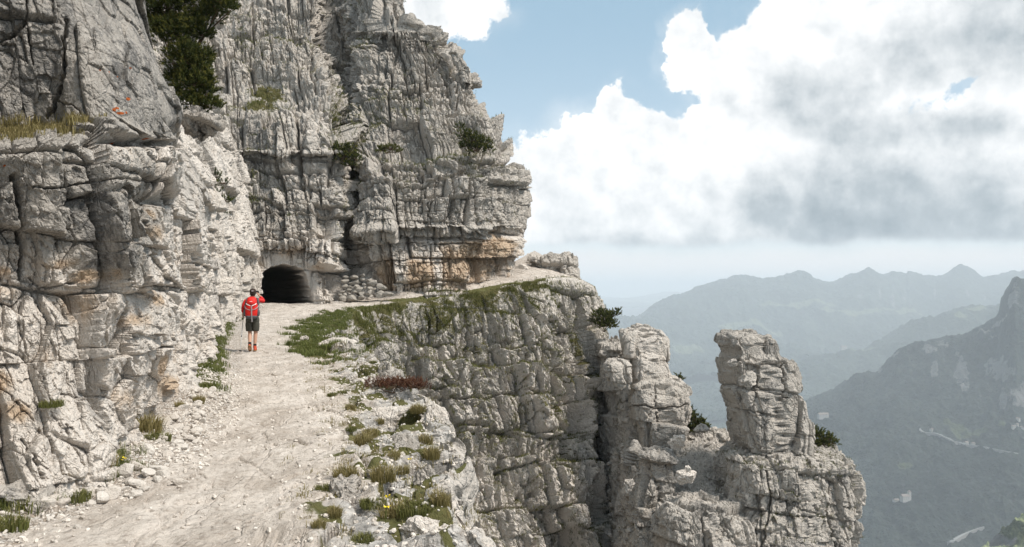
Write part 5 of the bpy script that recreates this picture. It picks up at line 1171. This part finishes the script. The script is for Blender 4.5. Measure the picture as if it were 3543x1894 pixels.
def hiker():
    g = hit(LG['V'], 252.5, 348.5); rz = R(12)
    base = np.array(g); 
    root = tag(empty('person', base, rz), 'hiker in red jacket and grey shorts walking away up the path', 'person')
    c = Chain()
    # body: pelvis is the root; x right, y forward, z up
    pel = c.add((0, 0, .93), (.135, .10))
    sp = c.path([((0, .015, 1.08), (.125, .095)), ((0, .025, 1.24), (.145, .105)), ((0, .02, 1.40), (.125, .085)), ((0, .035, 1.485), .058), ((0, .05, 1.55), .055), ((0, .065, 1.625), (.075, .092)), ((0, .065, 1.69), (.060, .075))], pel)
    # face, ears (hidden from behind, there all the same)
    c.add((0, .172, 1.60), .014, sp[5]); 
    for s in (-1, 1): c.add((s*.086, .055, 1.615), .016, sp[5])
    chest = sp[2]
    def hand(wr, d, side, up, curl, start):
        d = np.array(d, float); d /= np.linalg.norm(d); side = np.array(side, float); up = np.array(up, float); wr = np.array(wr, float)
        palm = c.add(tuple(wr + d*.055), (.036, .017), start)
        for k, (off, ln) in enumerate(((-.027, .070), (-.009, .080), (.010, .074), (.027, .058))):
            a = wr + d*.085 + side*off; b = a + d*ln*.5*(1-curl*.5) + up*ln*.45*curl; e = b + d*ln*.45*(1-1.5*curl) + up*ln*.5*curl
            i = c.add(tuple(a), .0105, palm); i = c.add(tuple(b), .0095, i); c.add(tuple(e), .008, i)
        t0 = wr + d*.035 - side*.040; i = c.add(tuple(t0), .012, palm); c.add(tuple(t0 + d*.035 + up*.03*curl - side*.008), .009, i)
    l = c.path([((-.175, .0, 1.425), .058), ((-.245, -.035, 1.235), .044), ((-.262, .045, 1.03), .030)], chest)
    hand((-.262, .045, 1.03), (0, .25, -1), (0, 1, 0), (1, 0, 0), .75, l[-1])
    r = c.path([((.175, .0, 1.425), .058), ((.305, .055, 1.375), .044), ((.165, .145, 1.545), .030)], chest)
    hand((.165, .145, 1.545), (-.62, .15, .75), (.2, .9, 0), (-.3, .6, -.3), .6, r[-1])
    # right leg carries the weight, the left foot is coming off the ground behind
    rl = c.path([((.095, .0, .86), .088), ((.085, .02, .50), .058), ((.078, .0, .36), .056), ((.070, -.03, .11), .036), ((.072, -.035, .055), .040), ((.085, .09, .035), .034)], pel)
    ll = c.path([((-.095, .0, .86), .088), ((-.07, .035, .51), .058), ((-.065, -.04, .37), .055), ((-.05, -.16, .165), .036), ((-.05, -.185, .12), .040), ((-.055, -.09, .045), .033)], pel)
    skin_obj('body', c.v, c.e, c.r, M['skin'], root, 0, 2)
    # jacket: torso and two sleeves in one
    j = Chain(); p0 = j.add((0, .02, 1.18), (.165, .125))
    j.path([((0, .012, 1.04), (.158, .120)), ((0, .01, .935), (.165, .122))], p0)
    a = j.path([((0, .02, 1.36), (.155, .110)), ((0, .03, 1.465), (.075, .068)), ((0, .04, 1.52), .066)], p0)
    j.path([((-.175, 0, 1.42), .072), ((-.245, -.035, 1.235), .060), ((-.262, .04, 1.06), .046)], a[0])
    j.path([((.175, 0, 1.42), .072), ((.305, .055, 1.375), .062), ((.185, .130, 1.52), .046)], a[0])
    skin_obj('jacket', j.v, j.e, j.r, M['red'], root, 0, 2)
    add_loft('shorts', [((0, .005, .975), .160, .122), ((0, 0, .93), .176, .138), ((0, 0, .86), .186, .150), ((0, 0, .80), .180, .150), ((0, .0, .785), .150, .12)], M['shorts'], root, 28, 1, .006)
    for s, k in ((1, .0), (-1, .0)):
        fx = .02 if s < 0 else .015
        add_loft('shorts_leg', [((s*.080, 0, .84), .090, .128), ((s*.092, .004, .76), .100, .124), ((s*.090, fx*.6, .65), .096, .112), ((s*.085, fx, .56), .092, .104), ((s*.085, fx, .548), .086, .098)], M['shorts'], root, 20, 1, .008)
    for tag_, pts in (('r', [(.0715, -.025, .145), (.070, -.032, .09)]), ('l', [(-.052, -.148, .20), (-.05, -.178, .135)])):
        V, Fq = tube(np.array([pts[0], tuple((np.array(pts[0])+np.array(pts[1]))/2), pts[1]])+np.array([[0, -.012, .055], [0, -.005, .02], [0, 0, 0]]), [.043, .045, .047], 12); mesh_from('sock', V, Fq, M['black'], smooth=True, parent=root)
    # boots
    def boot(org, pitch):
        e_ = empty('boot', org); e_.parent = root; e_.rotation_euler = (pitch, 0, 0)
        up = bpy.data.objects  # upper: heel, ankle collar, toe
        add_loft('upper', [((0, .045, .018), .046, .140), ((0, .045, .045), .047, .138), ((0, .03, .075), .045, .112), ((0, -.005, .105), .043, .070), ((0, -.022, .135), .045, .056), ((0, -.025, .142), .038, .048)], M['orange'], e_, 20, 1)
        add_loft('sole', [((0, .045, -.002), .046, .146), ((0, .045, .022), .050, .150)], M['sole'], e_, 20, 0)
        add_loft('toe_cap', [((0, .115, .022), .0475, .073), ((0, .112, .05), .045, .066), ((0, .10, .068), .034, .045)], M['black'], e_, 16, 1)
        for q in range(3): strip('lace', [(-.036, .02+.03*q, .098-.013*q), (0, .03+.03*q, .108-.013*q), (.036, .02+.03*q, .098-.013*q)], .006, .003, M['black'], e_, (0, 0, 1))
    boot((.074, -.030, .004), 0.0); boot((-.052, -.185, .100), R(-38))
    # hair and cap
    add_loft('hair', [((0, .035, 1.535), .060, .060), ((0, .045, 1.575), .080, .088), ((0, .052, 1.63), .086, .103), ((0, .06, 1.66), .085, .104)], M['hair'], root, 20, 1)
    cp = add_loft('cap', [((0, .058, 1.628), .089, .110), ((0, .058, 1.66), .092, .113), ((0, .06, 1.70), .086, .105), ((0, .06, 1.732), .064, .078), ((0, .06, 1.744), .03, .035)], M['cap'], root, 24, 1)
    add_loft('visor', [((0, .185, 1.636), .072, .075), ((0, .188, 1.645), .070, .072)], M['cap'], cp, 16, 0)
    strip('badge', [(-.028, -.057, 1.675), (0, -.060, 1.675), (.028, -.057, 1.675)], .017, .003, M['webbing'], cp)
    # backpack, worn: a thing of its own
    bp = tag(empty('backpack', base + np.array(Matrix.Rotation(rz, 3, 'Z') @ Vector((0, -.10, .93))), rz), 'red hiking backpack with grey straps worn by the hiker', 'backpack')
    off = np.array([0, .10, -.93]); T = lambda pts: [tuple(np.array(p)+off) for p in pts]
    L = lambda rings: [(tuple(np.array(c_)+off), a_, b_) for c_, a_, b_ in rings]
    add_loft('main_bag', L([((0, -.235, .93), .12, .075), ((0, -.24, .96), .158, .105), ((0, -.245, 1.10), .172, .120), ((0, -.24, 1.26), .165, .115), ((0, -.23, 1.36), .140, .10), ((0, -.22, 1.40), .10, .08)]), M['red_pack'], bp, 28, 1, .008)
    add_loft('bottom_panel', L([((0, -.232, .895), .10, .06), ((0, -.236, .915), .152, .100), ((0, -.242, .965), .166, .112), ((0, -.242, 1.0), .168, .114)]), M['grey_fab'], bp, 28, 1)
    add_loft('top_lid', L([((0, -.235, 1.285), .118, .118), ((0, -.245, 1.315), .142, .140), ((0, -.235, 1.40), .140, .135), ((0, -.215, 1.48), .118, .112), ((0, -.20, 1.515), .07, .07)]), M['red_pack'], bp, 28, 1, .006)
    for s in (-1, 1):
        add_loft('side_pocket', L([((s*.165, -.215, .97), .035, .07), ((s*.178, -.215, 1.02), .045, .085), ((s*.178, -.215, 1.14), .042, .085), ((s*.165, -.215, 1.17), .03, .07)]), M['grey_fab'], bp, 16, 1)
        strip('compression_strap', T([(s*.19, -.21, 1.27), (s*.165, -.31, 1.22), (s*.10, -.362, 1.17), (s*.02, -.372, 1.15)]), .009, .003, M['webbing'], bp)
        strip('lid_strap', T([(s*.135, -.335, 1.33), (s*.10, -.372, 1.30), (s*.02, -.388, 1.27)]), .010, .003, M['white'], bp)
        add_loft('shoulder_strap', L([((s*.150, -.115, 1.14), .018, .02), ((s*.165, -.10, 1.26), .028, .03), ((s*.155, -.06, 1.38), .035, .055), ((s*.135, -.02, 1.46), .035, .075), ((s*.125, .0, 1.485), .028, .06)]), M['grey_fab'], bp, 14, 1)
    strip('centre_strap', T([(.012, -.385, 1.27), (.014, -.378, 1.15), (.016, -.366, 1.0), (.020, -.350, .92), (.026, -.335, .82)]), .016, .003, M['webbing'], bp)
    # the small white mark on the lid: an M-like chevron and a dot
    strip('mark', T([(-.030, -.3890, 1.375), (-.022, -.3885, 1.395), (-.012, -.3900, 1.380), (-.002, -.3885, 1.395), (.004, -.3890, 1.375)]), .005, .002, M['white'], bp)
    strip('mark', T([(.012, -.3890, 1.378), (.022, -.3885, 1.392), (.030, -.3880, 1.380)]), .006, .002, M['white'], bp)
    # trekking pole from the left hand
    tip = np.array(hit(LG['V'], 238.5, 351.0)); Mx = Matrix.Rotation(rz, 3, 'Z'); hnd = base + np.array(Mx @ Vector((-.255, .075, .965)))
    tp = tag(empty('trekking_pole', tip), 'thin trekking pole held in the hiker\'s left hand, its tip on the path', 'trekking pole'); v = hnd-tip; u = v/np.linalg.norm(v); Lp = np.linalg.norm(v)
    V, Fq = tube([u*0, u*.05, u*.06, u*Lp*.45], [.004, .006, .008, .009], 8); mesh_from('lower_shaft', V, Fq, M['alu'], smooth=True, parent=tp)
    V, Fq = tube([u*Lp*.44, u*Lp*.7, u*(Lp-.1)], [.010, .0105, .0105], 8); mesh_from('upper_shaft', V, Fq, M['alu'], smooth=True, parent=tp)
    V, Fq = tube([u*(Lp*.43), u*(Lp*.45), u*(Lp*.47)], [.011, .015, .011], 8); mesh_from('lock', V, Fq, M['black'], smooth=True, parent=tp)
    V, Fq = tube([u*(Lp-.11), u*(Lp-.05), u*(Lp+.03), u*(Lp+.06)], [.013, .017, .018, .010], 10); mesh_from('grip', V, Fq, M['black'], smooth=True, parent=tp)
    V, Fq = tube([u*.045, u*.055, u*.065, u*.075], [.012, .045, .045, .012], 12); mesh_from('basket', V, Fq, M['black'], parent=tp)
    # camera held to the eye
    cb = base + np.array(Mx @ Vector((.085, .215, 1.635))); ca = tag(empty('camera', cb, rz), 'small black camera held up to the hiker\'s face in the right hand', 'camera')
    def box(name, c_, h, mat, par):
        bm = bmesh.new(); bmesh.ops.create_cube(bm, size=2.0); bmesh.ops.bevel(bm, geom=bm.edges[:], offset=.12, segments=2, affect='EDGES')
        me = bpy.data.meshes.new(name); bm.to_mesh(me); bm.free(); me.materials.append(mat); o = bpy.data.objects.new(name, me); C.objects.link(o); o.location = c_; o.scale = h; o.parent = par; return o
    box('camera_body', (0, 0, 0), (.058, .020, .036), M['black'], ca); V, Fq = tube(np.array([(0, .015, 0), (0, .05, 0), (0, .06, 0)]), [.027, .027, .024], 14); mesh_from('lens', V, Fq, M['black'], smooth=True, parent=ca)
    strip('neck_strap', [(.058, .0, .02), (.07, -.03, -.05), (.05, -.07, -.12)], .006, .002, M['black'], ca, (1, 0, 0))
M['cap'] = simple('dark_cap_cloth', (.045, .030, .024), .85, .2, 30)
hiker()

# ------------------------------------------------------------------ plate over the tunnel
def plate():
    p = np.array(pt(299.6, 261.0, 54.0)); k = hit(TC[2], 299.6, 261.0); p[1] = k[1]-.12; p = np.array(pt(299.6, 261.0, p[1]))
    root = tag(empty('wall_plaque', p, R(4)), 'small blank pale stone plaque fixed on the rock above the tunnel mouth', 'plaque')
    bm = bmesh.new(); bmesh.ops.create_cube(bm, size=1.0); bmesh.ops.scale(bm, vec=(.34, .05, .27), verts=bm.verts); bmesh.ops.bevel(bm, geom=bm.edges[:], offset=.008, segments=2, affect='EDGES')
    me = bpy.data.meshes.new('slab'); bm.to_mesh(me); bm.free(); me.materials.append(M['plaque']); o = bpy.data.objects.new('slab', me); C.objects.link(o); o.parent = root
    for sx in (-.14, .14):
        for sz in (-.105, .105):
            V, Fq = tube(np.array([(sx, -.02, sz), (sx, -.034, sz), (sx, -.036, sz)]), [.012, .012, .004], 8); mesh_from('bolt', V, Fq, M['alu'], parent=root)
    V, Fq = tube(np.array([(0, .02, 0), (0, .30, 0)]), [.03, .03], 8); mesh_from('anchor', V, Fq, M['alu'], parent=root)
M['plaque'] = simple('pale_plaque', (.50, .46, .40), .8, .15, 9)
plate()
# ------------------------------------------------------------------ roads and buildings down in the valley
M['chalk'] = simple('gravel_road_and_river', (.22, .22, .215), .9, .1, .02)
M['farwall'] = simple('pale_render', (.32, .315, .30), .9, .06, .1)
M['farroof'] = simple('grey_roof', (.20, .17, .15), .9, .15, .1)
M['fardark'] = simple('dark_opening', (.03, .03, .035), .6, .1, .1)
def on_slope(key, px, py):
    _, (gx, gy, P) = G[key]; return hit(P, px, py)
def road(key, pts, w, lift=3.0):
    q = np.array(pts, float); ts = np.linspace(0, len(q)-1, len(q)*8); q = catmull(q, ts); p = np.array([on_slope(key, a, b) for a, b in q])
    for _ in range(3): p = blur(p.astype(F32), 2, 0)
    t = np.gradient(p, axis=0); s = np.stack([t[:, 1], -t[:, 0], 0*t[:, 0]], 1); s /= np.linalg.norm(s, axis=1, keepdims=True)+1e-6
    ww = np.interp(np.linspace(0, 1, len(p)), np.linspace(0, 1, len(w)), w)[:, None]
    V = np.stack([p-s*ww, p+s*ww, p+s*ww-np.array([0, 0, 12]), p-s*ww-np.array([0, 0, 12])], 1) + np.array([0, 0, lift])
    tag(mesh_from('road', V.reshape(-1, 3), grid_faces(len(p), 4, wrap=True), M['chalk']), kind='structure')
road('mountain', [(918,427.5),(926,431.5),(936,432),(946,436),(955,440),(965,443),(980,446),(1000,449),(1020,452)], [3, 5, 4, 4, 3, 1.5])
road('mountain', [(946,545),(955,538),(968,531),(985,526)], [4, 5, 3, 1])  # pale river streak, built with the same ribbon as the road
def house(key, px, py, w, d, h, rise, label, cat, rz=0.3, tower=None, apse=False):
    p = on_slope(key, px, py); root = tag(empty('house' if not tower else 'church', p, rz), label, cat)
    def prism(name, x0, x1, y0, y1, z0, z1, mat, ridge=None, par=root):
        V = [(x0,y0,z0),(x1,y0,z0),(x1,y1,z0),(x0,y1,z0),(x0,y0,z1),(x1,y0,z1),(x1,y1,z1),(x0,y1,z1)]
        Fq = [(0,1,5,4),(1,2,6,5),(2,3,7,6),(3,0,4,7),(3,2,1,0),(4,5,6,7)]
        if ridge:
            ym = (y0+y1)/2; V = [(x0-1,y0-1,z1),(x1+1,y0-1,z1),(x1+1,y1+1,z1),(x0-1,y1+1,z1),(x0-1,ym,z1+ridge),(x1+1,ym,z1+ridge),(x1+1,ym+.3,z1+ridge),(x0-1,ym+.3,z1+ridge)]
        return mesh_from(name, np.array(V, F32), np.array(Fq), mat, parent=par)
    w_ = prism('wall', -w, w, -d, d, -8, h, M['farwall']); prism('roof', -w, w, -d, d, 0, h, M['farroof'], rise)
    n = max(2, int(w/4))
    for r_ in range(max(1, int(h/5))):
        for k in range(n):
            x = -w + (k+.5)*2*w/n; z = 2.5 + r_*5; prism('window', x-.8, x+.8, -d-.15, -d+.1, z, z+1.8, M['fardark'])
    if tower:
        prism('tower', w, w+2*tower, -tower, tower, -8, h*2.1, M['farwall'])
        V = [(w-.5,-tower-.5,h*2.1),(w+2*tower+.5,-tower-.5,h*2.1),(w+2*tower+.5,tower+.5,h*2.1),(w-.5,tower+.5,h*2.1),(w+tower,0,h*2.1+8)]
        mesh_from('spire', np.array(V, F32), np.array([(0,1,4),(1,2,4),(2,3,4),(3,0,4)]), M['farroof'], parent=root)
house('mountain', 821, 416.5, 24, 9, 15, 7, 'white long house alone in the dark forest below the pinnacle', 'house', .15)
house('mountain', 903, 499, 13, 8, 12, 7, 'pale church with a pointed tower far down in the forest', 'church', .2, 4.5)
house('mountain', 895, 499, 9, 6, 5, 3, 'low pale building beside the church in the forest', 'house', .3)
house('mountain', 965, 442, 7, 6, 7, 4, 'small house on the curving valley road', 'house', .4)
house('mountain', 971, 444, 6, 5, 6, 3, 'tiny building just right of the house on the valley road', 'house', .1)
house('mountain', 930, 431, 5, 5, 5, 3, 'small shed at the left end of the valley road', 'house', .6)
for k, (px, py, lab) in enumerate([(1012, 428, 'white hut among the trees at the right edge, lower left one'), (1017, 423, 'white hut among the trees at the right edge, middle one'), (1021, 426, 'white hut among the trees at the far right edge'), (1020, 418, 'white hut among the trees at the right edge, topmost')]):
    house('mountain', px, py, 6, 5, 5, 3, lab, 'house', k*.7)
house('ridge', 841, 346, 26, 14, 26, 8, 'pale tall building on the slope beyond the pinnacle', 'building', .2)
